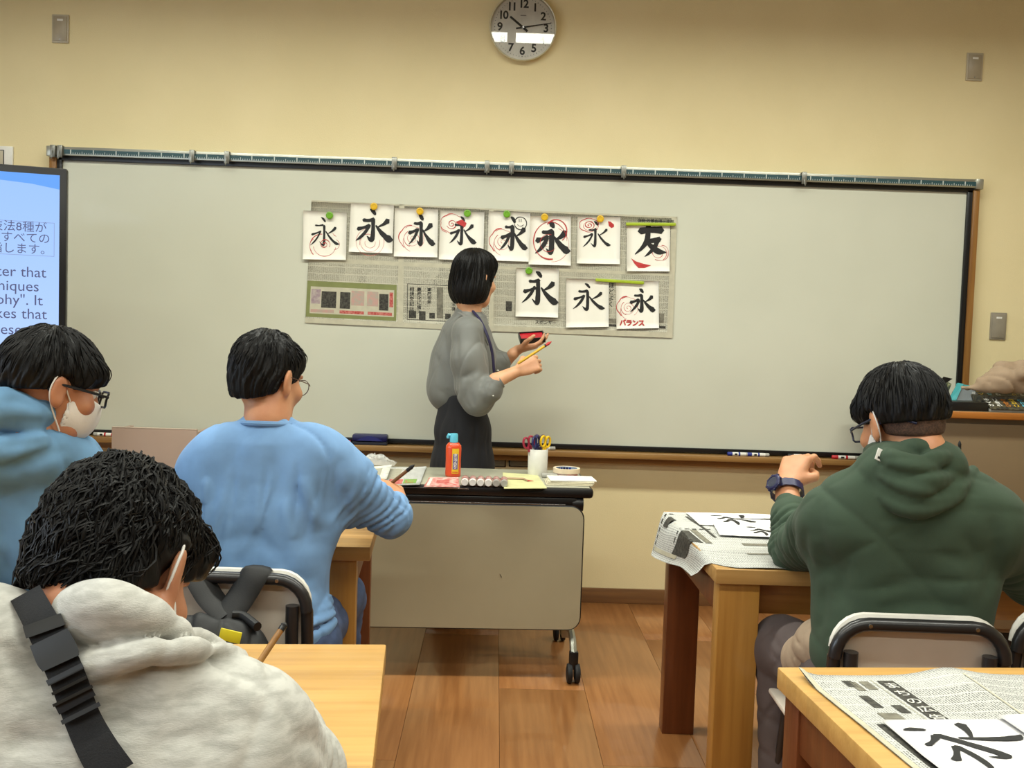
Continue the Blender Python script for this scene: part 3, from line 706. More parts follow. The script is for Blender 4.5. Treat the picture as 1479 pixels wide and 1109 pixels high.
# ------------------------------------------------------------------ chairs
def chair():
    t = empty('classroom_chair')
    fr = MB(); r = .0135; hw = .168; zt = .72
    # inverted U of the back, legs in one bend (y=0 back plane, -y behind)
    def U(sx): return sx*hw
    pts = [(-hw, .03, .40), (-hw, -.005, .50), (-hw, -.022, .64)]
    for k in range(7):
        a = PI-PI/2*k/6; pts.append((-hw+.066+.066*math.cos(a), -.028, zt-.066-.012+.066*math.sin(a)))
    for k in range(7):
        a = PI/2-PI/2*k/6; pts.append((hw-.066+.066*math.cos(a), -.028, zt-.066-.012+.066*math.sin(a)))
    pts += [(hw, -.022, .64), (hw, -.005, .50), (hw, .03, .40)]
    fr.tube(pts, r, 12)
    for s in (-1, 1):
        fr.tube(smooth_line([(s*(hw-.031), -.030, .652), (s*(hw-.031), -.028, .56), (s*(hw-.028), -.01, .43), (s*(hw-.025), .12, .40), (s*(hw-.025), .36, .40)]), .0145, 12)
    fr.build('back_frame', M_dark, t)
    for s in (-1, 1):
        for k, (a, b) in enumerate((((s*(hw-.02), .04, .40), (s*(hw+.01), -.05, .008)), ((s*(hw-.02), .36, .40), (s*(hw+.005), .40, .008)))):
            lg = MB().tube([a, b], .0115, 10).build('leg', M_dark, t)
            MB().lathe([(0, 0), (.016, 0), (.015, .022), (0, .022)], 12, Matrix.Translation((b[0], b[1], 0))).build('rubber_foot', M_blackm, lg)
    MB().tube([(-hw+.02, .39, .15), (hw-.02, .39, .15)], .009, 8).build('stretcher', M_dark, t)
    # back shell: curved panel with rolled pale edge
    def outline(h, w_, rr):
        o = []
        for cx, cz, a0 in ((w_-rr, h-rr, 0), (-w_+rr, h-rr, PI/2)):
            for k in range(7): a = a0+PI/2*k/6; o.append((cx+rr*math.cos(a), cz+rr*math.sin(a)))
        for cx, cz, a0 in ((-w_+rr*.6, .455+rr*.6, PI), (w_-rr*.6, .455+rr*.6, 3*PI/2)):
            for k in range(5): a = a0+PI/2*k/4; o.append((cx+rr*.6*math.cos(a), cz+rr*.6*math.sin(a)))
        return o
    def curve(x, z): return -.012+.03*(1-(x/.17)**2)*.5+.0*z
    ol = outline(zt-.008, .166, .06)
    MB().prism(ol, 0, .009, lambda x, z, d: Vector((x, curve(x, z)-.004+d, z))).build('backrest', M_tape, t)
    top = [(x, z) for x, z in ol[:14]]
    MB().tube([(x, curve(x, z)+.004, z+.002) for x, z in top], .0095, 8).build('backrest_edge', M_lip, t)
    for s in (-1, 1):
        MB().lathe([(0, 0), (.0045, 0), (.004, .002), (0, .002)], 12, Matrix.Translation((s*.105, -.0405, zt-.0125)) @ Matrix.Rotation(PI/2, 4, 'X')).build('screw', M_steel, t)
    st = MB().box(-.185, .185, .02, .40, .408, .422, .006); st.build('seat', M_tape, t)
    return t
CH = []
def put_chair(x, y, rz, label):
    t = CH[0] if False else (chair() if not CH else copy_tree(CH[0]))
    CH.append(t); t.location = (x, y, 0); t.rotation_euler = (0, 0, rz); tag(t, label, 'chair', 'school chairs'); return t
pG = atY(1331, 900, 1.94); put_chair(pG.x, 1.965, math.radians(-1.5), 'school chair with pale backrest behind the green hoodie')
pB = atY(333, 830, 2.16); put_chair(pB.x, 2.185, math.radians(-1), 'school chair with a black bag hung over it, behind the light blue shirt')
pL = atY(-60, 860, 1.96); put_chair(pL.x, 1.96, math.radians(2), 'school chair at the left edge behind the blue hoodie, only its pale top showing')
put_chair(-.40, .74, math.radians(4), 'school chair under the grey hoodie in the foreground, hidden by his back')
pR = atY(1462, 880, 1.98); put_chair(pR.x+.20, 2.05, math.radians(3), 'school chair at the right edge, only one dark tube showing')

# ------------------------------------------------------------------ teacher's wheeled table
tl = atZ(858, 707, .70)
TT = empty('folding_table', (.37, 3.575, 0), math.radians(0), 'wheeled folding table with grey top, black edge and beige front panel', 'table')
TT.rotation_euler = (0, 0, math.radians(2.2))
TW = 1.5
MB().box(-TW+.012, -.012, .012, .438, .694, .7015, .002).build('table_top', M_greytop, TT)
MB().box(-TW, 0, 0, .45, .663, .6995, .012).build('edge_band', M_black, TT)
MB().box(-TW+.03, -.06, .004, .05, .635, .664, .006).build('underframe_bar', M_black, TT)
MB().box(-1.0, -.10, .001, .0045, .6375, .6405, .001).build('chrome_strip', M_steel, TT)
MB().box(-.70, -.45, -.0012, .001, .688, .691, .0008).build('chrome_strip', M_steel, TT)
pv = MB().lathe([(0, -.02), (.028, -.02), (.030, 0), (.028, .02), (0, .02)], 20, Matrix.Translation((-.055, .03, .64)) @ Matrix.Rotation(PI/2, 4, 'Y')); pv.build('pivot', M_black, TT)
def rrect(x0, x1, z0, z1, r, n=6):
    o = []
    for cx, cz, a0 in ((x1-r, z1-r, 0), (x0+r, z1-r, PI/2), (x0+r, z0+r, PI), (x1-r, z0+r, 3*PI/2)):
        for k in range(n+1): a = a0+PI/2*k/n; o.append((cx+r*math.cos(a), cz+r*math.sin(a)))
    return o
px1, pz0, pz1 = -.035, .185, .632
pn = MB().prism(rrect(-TW+.035, px1, pz0, pz1, .045), 0, .014, lambda x, z, d: Vector((x, -.004+d, z))).build('front_panel', M_beigepanel, TT)
MB().tube([(x, .003, z) for x, z in rrect(-TW+.035, px1, pz0, pz1, .045)], .0052, 8, closed=True).build('panel_edging', M_black, pn)
MB().tube([(-.33, -.0048, .385), (-.322, -.0048, .372)], .0008, 5).build('scratch', M_dark, pn)
for sx in (-.055, -TW+.085):
    lg = MB(); lg.box(sx-.02, sx+.02, .20, .24, .09, .66, .004); lg.build('leg_column', M_alu, TT)
    ft = MB(); ft.tube(smooth_line([(sx, -.03, .10), (sx, .03, .145), (sx, .22, .16), (sx, .40, .145), (sx, .46, .10)]), .019, 8, flat=.7); fo = ft.build('foot_rail', M_alu, TT)
    for yy in (-.03, .46):
        cs = MB(); cs.box(sx-.016, sx+.016, yy-.014, yy+.014, .05, .115, .004); c_ = cs.build('caster_fork', M_black, TT)
        wh_ = MB(); RY_ = Matrix.Rotation(PI/2, 4, 'Y')
        for dx in (-.014, .014): wh_.lathe([(0, -.009), (.020, -.011), (.033, -.008), (.036, 0), (.033, .008), (.020, .011), (0, .009)], 24, Matrix.Translation((sx+dx, yy-.005, .036)) @ RY_)
        wh_.build('caster_wheel', M_blackm, c_)
MB().box(-TW+.07, -.07, .21, .235, .13, .16, .004).build('cross_bar', M_alu, TT)
# ------------------------------------------------------------------ things on the wheeled table
ZT = .7018
def on(px, py, z=ZT): return atZ(px, py, z)
# glue bottle
p = on(654, 688)
BT = empty('glue_bottle', (p.x, p.y, ZT), 0, 'orange squeeze bottle with a light blue cap and yellow label', 'bottle')
M_or = mat('orange_plastic', (216, 74, 30), .3, coat=.3); M_cyan = mat('cyan_plastic', (96, 190, 214), .35); M_yl = mat('yellow_label', (228, 190, 40), .5); M_bll = mat('label_blue', (120, 110, 150), .5)
def bodyM(z): return z
MB().lathe([(0, 0), (.026, 0), (.0295, .004), (.0295, .012), (.0285, .06), (.0295, .108), (.028, .118), (.020, .128), (.014, .130), (.014, .134), (0, .134)], 28, Matrix.Diagonal((1, .72, 1, 1))).build('body', M_or, BT)
c_ = MB().lathe([(.0, .130), (.0155, .130), (.015, .158), (.013, .163), (0, .163)], 20).build('cap', M_cyan, BT)
MB().tube([(-.008, 0, .155), (-.020, 0, .157), (-.022, 0, .150), (-.022, 0, .144)], [.007, .007, .0065, .005], 10).build('nozzle', M_cyan, BT)
def cyl_patch(x0, x1, z0, z1, off, rr=.0295, sq=.72, n=8):
    m = MB(); vs = []; fs = []
    for i in range(n+1):
        x = x0+(x1-x0)*i/n; y = -math.sqrt(max(1e-6, rr*rr-x*x))*sq-off
        vs += [Vector((x, y, z0)), Vector((x, y, z1))]
    for i in range(n): fs.append((2*i, 2*i+2, 2*i+3, 2*i+1))
    return m.add(vs, fs)
cyl_patch(-.004, .021, .014, .108, .0006).build('label', M_yl, BT)
cyl_patch(-.001, .018, .030, .088, .0010).build('label_field', M_bll, BT, False)
for k, ch in enumerate('タップのり'): text_mesh(ch, .014, 'label_print', M_white, BT, (.0085, -.0215-.0012, .078-k*.011), (1, 0, 0), (0, 0, 1), 'CENTER', bold=.0004)
MB().box(-.002, .019, -.0232, -.0228, .018, .021).build('label_print', M_mred, BT)
# paint tubes laid in a row
M_tube = mat('tube_film', (150, 52, 50), .3, (214, 180, 172), scale=60)
for k in range(6):
    p = on(671+k*11.4, 702+.35*k)
    t = empty('paint_tube', (p.x, p.y, ZT+.0135), 0, ['white-capped paint tube at the left end of the row, beside the orange bottle', 'second white-capped paint tube from the orange bottle', 'third white-capped paint tube from the orange bottle', 'fourth white-capped paint tube from the orange bottle', 'fifth paint tube from the orange bottle, grey cap', 'paint tube at the right end of the row, grey cap'][k], 'paint tube', 'row of paint tubes on the table')
    MB().lathe([(0, 0), (.0115, 0), (.0128, -.003), (.0128, -.022), (0, -.022)], 18, RX).build('cap', M_white if k < 4 else M_clear, t)
    MB().lathe([(0, -.022), (.0132, -.022), (.0132, -.085), (.004, -.115), (0, -.115)], 18, Matrix.Rotation(PI/2, 4, 'X')).build('body', M_tube, t)
    MB().box(-.0145, .0145, .11, .116, -.003, .003, .001).build('crimp', M_alu, t)
# cup with scissors
p = on(776, 685)
CP = empty('scissors_cup', (p.x, p.y, ZT), 0, 'plain white cylindrical cup holding the scissors', 'cup')
MB().lathe([(0, 0), (.037, 0), (.038, .002), (.0385, .098), (.0375, .1), (.036, .098), (.035, .004), (0, .004)], 36).build('cup_body', M_white, CP)
CPL = Vector((p.x, p.y, ZT))
def scissors(dx, dy, rz, tilt, m, m2, label, kind=0):
    t = empty('scissors', CPL+Vector((dx, dy, .012)), 0, label, 'scissors')
    t.rotation_euler = (tilt[0], tilt[1], rz)
    for s in (-1, 1):
        MB().add([Vector((s*.001, -.001, .0)), Vector((s*.001, .001, 0)), Vector((s*.009, .001, .085)), Vector((s*.009, -.001, .085)), Vector((-s*.003, -.001, .085)), Vector((-s*.003, .001, .085))], [(0, 1, 2, 3), (0, 3, 4), (1, 5, 2), (3, 2, 5, 4), (0, 4, 5, 1)]).build('blade', M_steel, t)
        c = [(s*(.0145+.0125*math.cos(a)-.002), 0, .118+.021*math.sin(a)) for a in [2*PI*k/16 for k in range(16)]]
        h = MB().tube(c, .0042, 8, closed=True, flat=1.2)
        h.tube([(s*.004, 0, .08), (s*.006, 0, .100)], .005, 8)
        h.build('handle', m if s < 0 else m2, t)
M_pk = mat('crimson_plastic', (160, 34, 60), .35); M_pk2 = mat('pink_plastic', (214, 110, 120), .35); M_nv = mat('navy_handle', (24, 28, 84), .35); M_dk = mat('dark_violet_handle', (52, 40, 66), .4); M_yel = mat('yellow_handle', (236, 190, 24), .35)
scissors(-.017, -.005, .6, (0, -.22), M_pk, M_pk, 'scissors with crimson handles, leftmost in the white cup')
scissors(-.004, -.012, 1.0, (0, -.10), M_nv, M_nv, 'scissors with navy handles in the middle of the white cup')
scissors(.004, .016, .2, (-.12, .05), M_dk, M_dk, 'scissors with dark violet handles at the back of the white cup')
scissors(.012, -.008, .7, (0, .17), M_yel, M_yel, 'scissors with yellow handles, rightmost in the white cup')
# tape rolls
p = on(818, 688)
def roll(z, r0, r1, h, m, mi, label, dx=0):
    t = empty('tape_roll', (p.x+dx, p.y, z), 0, label, 'tape')
    MB().lathe([(r0, 0), (r1, 0), (r1, h), (r0, h), (r0, 0)], 40).build('tape', m, t)
    MB().lathe([(r0-.002, 0), (r0, 0), (r0, h-.0005), (r0-.002, h-.0005), (r0-.002, 0)], 40).build('core', mi, t)
    for k in range(7):
        a = .5+k*.28
        MB().box(-.004, .004, -.0006, 0, .003, h-.004, 0, Matrix.Rotation(a-.9, 4, 'Z') @ Matrix.Translation((0, r0-.0022, 0))).build('core_print', M_navy if k % 3 else M_blue, t)
    return t
M_ct = mat('cream_tape', (236, 216, 184), .5); M_pt = mat('pink_tape', (222, 150, 150), .5, (180, 170, 160), scale=30); M_core = mat('paper_core', (150, 166, 184), .7)
roll(ZT, .038, .047, .015, M_pt, M_core, 'roll of pinkish grey tape lying under the cream tape roll', -.003)
roll(ZT+.0158, .043, .052, .018, M_ct, M_core, 'roll of cream masking tape with blue printing inside its core, on top')
# envelopes / paper pile at the table's corner
p = on(820, 697)
base = Vector((p.x, p.y, ZT))
for k in range(4):
    a = math.radians(6+R_.uniform(-2, 2)-(3 if k == 3 else 0))
    o = MB().box(-.085, .085, -.06, .055, 0, .0042 if k < 3 else .005, .0008).build('envelope', mat('envelope_%s' % ('white' if k == 3 else 'cream'), (238, 236, 226) if k == 3 else (214, 206, 178), .7))
    o.location = (base.x+.004*k-.0, base.y-.018+.003*k, ZT+.0048*k+.0002); o.rotation_euler = (0, 0, -a+.1)
    tag(o, ['bottom cream envelope of the small pile at the table corner', 'second lowest cream envelope in the pile at the table corner', 'cream envelope just under the white top one in the corner pile', 'white envelope on top of the pile at the table\'s right corner'][k], 'envelope', 'envelopes at the table corner')
# yellowish card & the red-tipped pen in film
a, b, c, d = on(728, 706), on(790, 705.5), on(776, 686), on(726, 683)
def flat_card(q, th, name, m, label, cat, parent=None, z=ZT+.0003):
    mb = MB(); vs = [Vector((v.x, v.y, z)) for v in q]+[Vector((v.x, v.y, z+th)) for v in q]
    mb.add(vs, [(3, 2, 1, 0), (4, 5, 6, 7), (0, 1, 5, 4), (1, 2, 6, 5), (2, 3, 7, 6), (3, 0, 4, 7)])
    o = mb.build(name, m, parent, False)
    if label: tag(o, label, cat)
    return o
flat_card((a, b, c, d), .0015, 'card_sheet', mat('yellow_card', (206, 204, 150), .6), 'pale yellow card lying in front of the white cup', 'card')
a, b = on(737, 693), on(766, 696.5)
t = empty('craft_pen', (0, 0, 0), 0, 'thin red-tipped pen lying on the pale yellow card beside the tubes', 'pen')
MB().tube([(a.x-.02, a.y, ZT+.0062), (a.x+.05, a.y-.002, ZT+.0062), (b.x-.01, b.y, ZT+.0062)], [.004, .004, .0035], 8).build('barrel', mat('tan_barrel', (190, 160, 130), .5), t)
MB().tube([(b.x-.01, b.y, ZT+.0062), (b.x+.012, b.y-.001, ZT+.0055)], [.0033, .0006], 8).build('tip', M_mred, t)
o = MB().box(-.03, .03, -.02, .02, 0, .014, .004).build('binder_clip', M_clear); pq = on(792, 690); o.location = (pq.x+.005, pq.y+.02, ZT+.0003); tag(o, 'small grey translucent box between the cup and the envelope pile', 'box')
# leaflets left of the bottle
M_leaf = mat('leaflet_white', (226, 224, 212), .6, (196, 196, 184), scale=70); M_leafr = mat('leaflet_red', (190, 60, 60), .5, (226, 190, 180), scale=60); M_lg = mat('leaflet_green', (120, 160, 70), .6)
q = (on(560, 702), on(607, 703), on(616, 676), on(575, 675))
def leafS(q, lift=.0, z=ZT):
    def S(u, v, off=0):
        a_ = q[0].lerp(q[1], u); b_ = q[3].lerp(q[2], u); p_ = a_.lerp(b_, v)
        return Vector((p_.x, p_.y, z+.0008+lift*(u*u)+.0015*math.sin(v*5+u*2)**2+off))
    return S
def leaflet(q, label, m, lift, blocks, z=ZT, W_=.2, cat='leaflet', name='leaflet'):
    t = tag(empty(name), label, cat); S = leafS(q, lift, z)
    sheet_obj('sheet', S, 8, 6, m, t)
    for bl in blocks: decal('printed_block', S, .0005, *bl, t, 4, 3)
    return t
leaflet((on(540, 701), on(606, 703), on(616, 676), on(548, 675)), 'leaflet with red and green pictures at the table edge behind the brush', M_newsd, .006, [(.3, .05, .6, .3, M_pred), (.62, .08, .9, .3, M_lg), (.66, .12, .84, .26, M_pred), (.1, .3, .5, .9, M_tonel)])
leaflet((on(500, 698), on(558, 700), on(566, 678), on(505, 677)), 'white printed sheets beside the light blue sleeve on the wheeled table', M_leaf, .012, [(.5, .3, .8, .8, M_tonel)], ZT+.006)
leaflet((on(612, 703), on(664, 705), on(662, 690), on(620, 690)), 'red and white printed film packet in front of the orange bottle', M_leafr, .001, [(.05, .1, .14, .9, M_leaf), (.3, .4, .7, .7, M_pred)])
# crumpled clear bag
M_film = mat('clear_film', (240, 240, 235), .1, trans=.0); bm_ = bpy.data.materials['clear_film']; bm_.node_tree.nodes['Principled BSDF'].inputs['Alpha'].default_value = .35
pf = on(540, 672); mb = MB(); n = 22; g = []
for i in range(n):
    for j in range(n):
        u, v = i/(n-1)*2-1, j/(n-1)*2-1
        h = max(0, 1-u*u)*max(0, 1-v*v); g.append(Vector((pf.x+u*.09, pf.y-.02+v*.06, ZT+.012+.045*h*(.5+.8*abs(noise.noise(Vector((u*4, v*4, 2))))))))
mb.add(g, [(i*n+j, i*n+j+1, (i+1)*n+j+1, (i+1)*n+j) for i in range(n-1) for j in range(n-1)])
o = mb.build('plastic_bag', bpy.data.materials['clear_film']); tag(o, 'crumpled clear plastic bag behind the printed sheets, beside the light blue sleeve', 'bag')

# ------------------------------------------------------------------ brown panel lectern left
pl, pr = atY(161, 618, 4.28), atY(284, 621, 4.28)
t = empty('lectern', ((pl.x+pr.x)/2, 4.30, 0), 0, 'plain grey-brown lectern between the two blue-clad students, in front of the board', 'lectern')
hw = (pr.x-pl.x)/2; hz = (pl.z+pr.z)/2
M_lect = mat('grey_brown_laminate', (168, 144, 128), .5, (164, 140, 124), scale=5); M_lecte = mat('lectern_edge', (196, 176, 158), .5)
MB().box(-hw, hw, -.018, 0, .05, hz, .002).build('back_panel', M_lect, t)
MB().box(-hw, -hw+.02, .0005, .19, .03, hz-.01, .002).build('side_panel', M_lect, t); MB().box(hw-.02, hw, .0005, .19, .03, hz-.01, .002).build('side_panel', M_lect, t)
MB().box(-hw+.0205, hw-.0205, .0005, .18, hz-.04, hz-.022, .002).build('shelf', M_lect, t); MB().box(-hw-.0, hw+.0, -.018, .0, hz+.0003, hz+.004, .001).build('top_edging', M_lecte, t)
MB().box(-hw-.02, hw+.02, -.05, .20, 0, .03, .004).build('plinth', M_black, t)

# ------------------------------------------------------------------ display screen
yaw = math.radians(17)
ptr = atY(97, 243.5, 3.62)
TV = empty('display_screen', (ptr.x, 3.62, 0), yaw, 'large flat display on a stand showing a light blue slide with dark text', 'display')
dirx = Vector((math.cos(yaw), math.sin(yaw), 0))
TWd, ztop, THt = 1.45, ptr.z, .86
M_slide = bpy.data.materials.new('slide'); M_slide.use_nodes = True; nt = M_slide.node_tree; b = nt.nodes['Principled BSDF']
def emis(name, c, s):
    m = bpy.data.materials.new(name); m.use_nodes = True; b = m.node_tree.nodes['Principled BSDF']; b.inputs['Base Color'].default_value = (0.01, .01, .01, 1)
    b.inputs['Emission Color'].default_value = lin(c); b.inputs['Emission Strength'].default_value = s; b.inputs['Roughness'].default_value = .3; return m
ES = .95
b.inputs['Base Color'].default_value = (.01, .01, .01, 1); b.inputs['Roughness'].default_value = .3; b.inputs['Emission Strength'].default_value = ES
tc = nt.nodes.new('ShaderNodeTexCoord'); sp = nt.nodes.new('ShaderNodeSeparateXYZ'); nt.links.new(tc.outputs['Object'], sp.inputs[0])
mr = nt.nodes.new('ShaderNodeMapRange'); mr.inputs[1].default_value = ztop-.9; mr.inputs[2].default_value = ztop; nt.links.new(sp.outputs[2], mr.inputs[0])
cr = nt.nodes.new('ShaderNodeValToRGB'); cr.color_ramp.elements[0].color = lin((186, 212, 255)); cr.color_ramp.elements[1].color = lin((150, 190, 250)); nt.links.new(mr.outputs[0], cr.inputs[0])
nt.links.new(cr.outputs[0], b.inputs['Emission Color'])
M_swoosh = emis('slide_swoosh', (98, 160, 246), ES); M_stext = emis('slide_text', (92, 96, 136), ES*.8); M_sbox = emis('slide_box_line', (140, 160, 205), ES)
MB().box(-TWd, 0, 0, .05, ztop-THt, ztop, .006).build('bezel', M_black, TV)
MB().box(-TWd+.035, -.024, -.002, .01, ztop-THt+.04, ztop-.026, 0).build('screen', M_slide, TV, False)
xr = -.024; zt_ = ztop-.026
def SW(u, v, d): return Vector((u, -.0022-d, v))
MB().prism([(xr, zt_), (xr, zt_-.05)]+[(xr-.9*k/10, zt_-.05+.05*(k/10)**.5*.9) for k in range(1, 10)]+[(xr-.9, zt_)], 0, .0004, SW).build('slide_band', M_swoosh, TV, False)
def onTV(px, py):   # intersect with the screen plane
    d = ray(px, py); n_ = Vector((math.sin(yaw), -math.cos(yaw), 0)); o_ = Vector((ptr.x, 3.62, 0))
    s_ = (o_-CAM).dot(n_)/d.dot(n_); q_ = CAM+d*s_; r_ = q_-o_
    return r_.x*math.cos(yaw)+r_.y*math.sin(yaw), q_.z
bxr, bzt = onTV(79, 322); _, bzb = onTV(79, 370)
for (x0, x1, z0, z1) in ((bxr-1.2, bxr, bzt-.002, bzt), (bxr-1.2, bxr, bzb-.002, bzb), (bxr-.002, bxr, bzb, bzt)):
    MB().box(x0, x1, -.0032, -.0024, z0, z1).build('slide_box_line', M_sbox, TV, False)
def line(s, px, py, size, m=M_stext, bold=.0):
    x, z = onTV(px, py); text_mesh(s, size, 'slide_text', m, TV, (x, -.0036, z), (1, 0, 0), (0, 0, 1), 'RIGHT', bold=bold)
line('永字八法は、書に必要な技法8種が', 68, 335, .040); line('含まれています。すべての', 73, 351, .040); line('漢字に通じる方法を指します。', 76, 367, .040)
for s, y, x in (('This is a character that', 401, 67), ('includes eight techniques', 421, 57), ('of "Calligraphy". It', 441, 62), ('has all the strokes that', 461, 68), ('appear in Chinese', 483, 32)):
    line(s, x, y, .052)
for sx in (-.35, -TWd+.35):
    MB().box(sx-.03, sx+.03, .052, .10, .12, ztop-.1, .004).build('stand_column', M_alu, TV)
    MB().box(sx-.03, sx+.03, -.22, .34, .05, .119, .008).build('stand_foot', M_dark, TV)
    for yy in (-.19, .30): MB().lathe([(0, -.02), (.024, -.02), (.025, 0), (.024, .02), (0, .02)], 18, Matrix.Translation((sx, yy, .0251)) @ Matrix.Rotation(PI/2, 4, 'Y')).build('caster', M_blackm, TV)

# ------------------------------------------------------------------ counter cabinet at right
hz = .992
cl_ = atZ(1218, 574, hz); cf = atZ(1400, 594.5, hz)
CB = empty('cabinet', (cl_.x, WALL_Y, 0), 0, 'low cabinet with brown-grey front and wooden counter edge right of the board', 'cabinet')
dep = WALL_Y-BOARD_Y*0-cf.y
M_cedge = wood('counter_edge_wood', (168, 104, 40), (146, 86, 30), axis=0)
M_cabf = mat('brown_grey_laminate', (128, 108, 80), .5, (122, 102, 76), scale=4)
CBX = 2.4
y0 = -dep; yb = -.10
MB().box(0, CBX, y0, yb, hz-.026, hz, .003).build('counter_top', M_cabf, CB)
MB().box(-.001, CBX, y0-.012, y0-.0003, hz-.028, hz+.0005, .005).build('counter_edge', M_cedge, CB)
MB().box(-.012, -.0005, y0-.012, yb, hz-.028, hz+.0005, .005).build('counter_edge', M_trimx, CB)
MB().box(.07, CBX-.03, y0+.04, yb, .08, hz-.0265, .002).build('carcass', M_cabf, CB)
for k in range(3):
    xa = .075+k*.755; dr = MB().box(xa, xa+.748, y0+.022, y0+.0395, .10, hz-.05, .002).build('door', M_cabf, CB)
    MB().tube([(xa+.69, y0+.022, .62), (xa+.69, y0+.0, .63), (xa+.69, y0+.0, .74), (xa+.69, y0+.022, .75)], .005, 8).build('handle', M_alu, dr)
MB().box(.09, CBX-.05, y0+.07, yb-.02, 0, .0795, .002).build('plinth', M_black, CB)
zc = hz+.0008
# black box
a, b = atY(1363, 594, cf.y+.03), atY(1428, 596, cf.y+.03)
bxo = MB().box(0, b.x-a.x-.012, 0, .11, 0, .036, .003).build('black_box', M_black); bxo.location = (a.x+.012, cf.y+.03, zc); bxo.rotation_euler = (0, 0, .02); tag(bxo, 'flat black box on the counter edge', 'box')
# printed comics stack
a = atY(1430, 594, cf.y+.02); 
M_com = mat('dark_print_cover', (48, 46, 40), .5, (84, 78, 58), scale=70, lo=.45, hi=.55)
zz = zc
t = empty('printed_book', (a.x+.005, cf.y+.02, zc), .015, 'thick book with dark cover crowded with white and yellow lettering, beside the black box', 'book')
MB().box(0, .30, .01, .20, .0, .011, .001).build('page_block', M_clear, t)
cv = MB().add([Vector(v) for v in ((0, 0, .0115), (.30, 0, .0115), (.30, .14, .0760), (0, .14, .0760), (0, .002, .0085), (.3, .002, .0085), (.3, .143, .073), (0, .143, .073))], [(0, 1, 2, 3), (7, 6, 5, 4), (0, 4, 5, 1), (1, 5, 6, 2), (2, 6, 7, 3), (3, 7, 4, 0)]).build('raised_cover', M_com, t, False)
MB().box(.0, .30, .143, .20, .0115, .070, .002).build('page_block', M_clear, t)
u_ = Vector((1, 0, 0)); w_ = Vector((0, .14, .0645)).normalized(); n_ = u_.cross(w_)
cols = [M_white, M_yl, M_tone, M_white, M_cyan, M_yl, mat('orange_print', (200, 120, 40), .6), M_white]
for k, s in enumerate(('さくら', 'うめこ', 'ひかり', 'ことば', 'まつり', 'あかり', 'だいち', 'そらの')):
    base_ = Vector((.022+.035*k, 0, .0115))
    for r_ in range(2):
        O = base_+w_*(.02+.072*r_)+n_*.0012
        text_mesh(s, .024, 'cover_lettering', cols[(k*3+r_) % len(cols)], t, O, w_, -u_, 'LEFT', bold=.0007)
# teal folder and transparent pouch
a = atY(1362, 588, cf.y+.16)
t = empty('teal_pouch', (a.x, cf.y+.145, zc), 0, 'teal-edged clear pouch propped behind the flat black box', 'pouch')
M_teal = mat('teal_plastic', (66, 160, 164), .4); M_pouch = mat('smoky_film', (120, 126, 128), .25)
def slab(pts, th, name, m, nrm=Vector((0, -1, .4))):
    nrm = nrm.normalized(); n0 = len(pts); mb = MB()
    mb.add([Vector(p) for p in pts]+[Vector(p)+nrm*th for p in pts], [tuple(range(n0-1, -1, -1)), tuple(range(n0, 2*n0))]+[(i, (i+1) % n0, n0+(i+1) % n0, n0+i) for i in range(n0)])
    return mb.build(name, m, t, False)
slab([(.03, 0, .01), (.185, 0, .01), (.215, .06, .075), (.07, .06, .09)], .004, 'film_panel', M_pouch)
slab([(.0, -.002, .01), (.034, -.002, .01), (.10, .06, .10), (.075, .06, .104)], .006, 'teal_edge', M_teal)
slab([(.035, -.008, .003), (.19, -.008, .003), (.188, -.004, .012), (.036, -.004, .012)], .003, 'white_edge', M_white)
slab([(.07, .058, .088), (.215, .058, .072), (.20, .062, .088), (.07, .062, .102)], .003, 'teal_edge', M_teal)
a = atY(1350, 585, cf.y+.2)
t = empty('patterned_bag', (a.x, cf.y+.27, zc), 0, 'dark green patterned bag with pale blue lining, left of the teal pouch', 'bag')
slab([(-.06, .0, .0), (.06, 0, .0), (.10, .02, .09), (.03, .03, .125), (-.05, .02, .06)], .02, 'bag_body', mat('green_pattern', (60, 70, 52), .7, (150, 150, 110), scale=90, lo=.4, hi=.5))
slab([(-.04, -.025, .055), (.02, -.025, .125), (.055, -.02, .115), (.03, -.022, .085), (.0, -.024, .07)], .006, 'lining', mat('pale_blue_lining', (170, 190, 205), .6))
slab([(.01, -.034, .06), (.07, -.034, .075), (.05, -.034, .095), (.085, -.034, .12), (.045, -.034, .128)], .004, 'dark_strap', M_black)
a = atY(1352, 590, cf.y+.05)
o = MB().box(-.03, .05, 0, .07, 0, .018, .003).build('yellow_case', mat('yellow_case', (214, 176, 70), .5)); o.location = (a.x-.005, cf.y+.04, zc); tag(o, 'small yellow case on the counter between the student\'s head and the black box', 'case')

# ------------------------------------------------------------------ newspapers and sheets on desks
ZD = .7006
def drape(corner, ux, uy, W_, H_, edge_fn, seed=0, amp=.003):
    """flat sheet on a desk; edge_fn(x,y)->drop for points beyond the desk"""
    c = Vector(corner)
    def S(u, v, off=0):
        p = c+ux*(u*W_)+uy*(v*H_)
        z, sh = edge_fn(p.x, p.y, u, v)
        h = amp*(noise.noise(Vector((u*3+seed, v*3, 0)))+.6)
        return Vector((p.x+sh[0], p.y+sh[1], z+h+off))
    return S
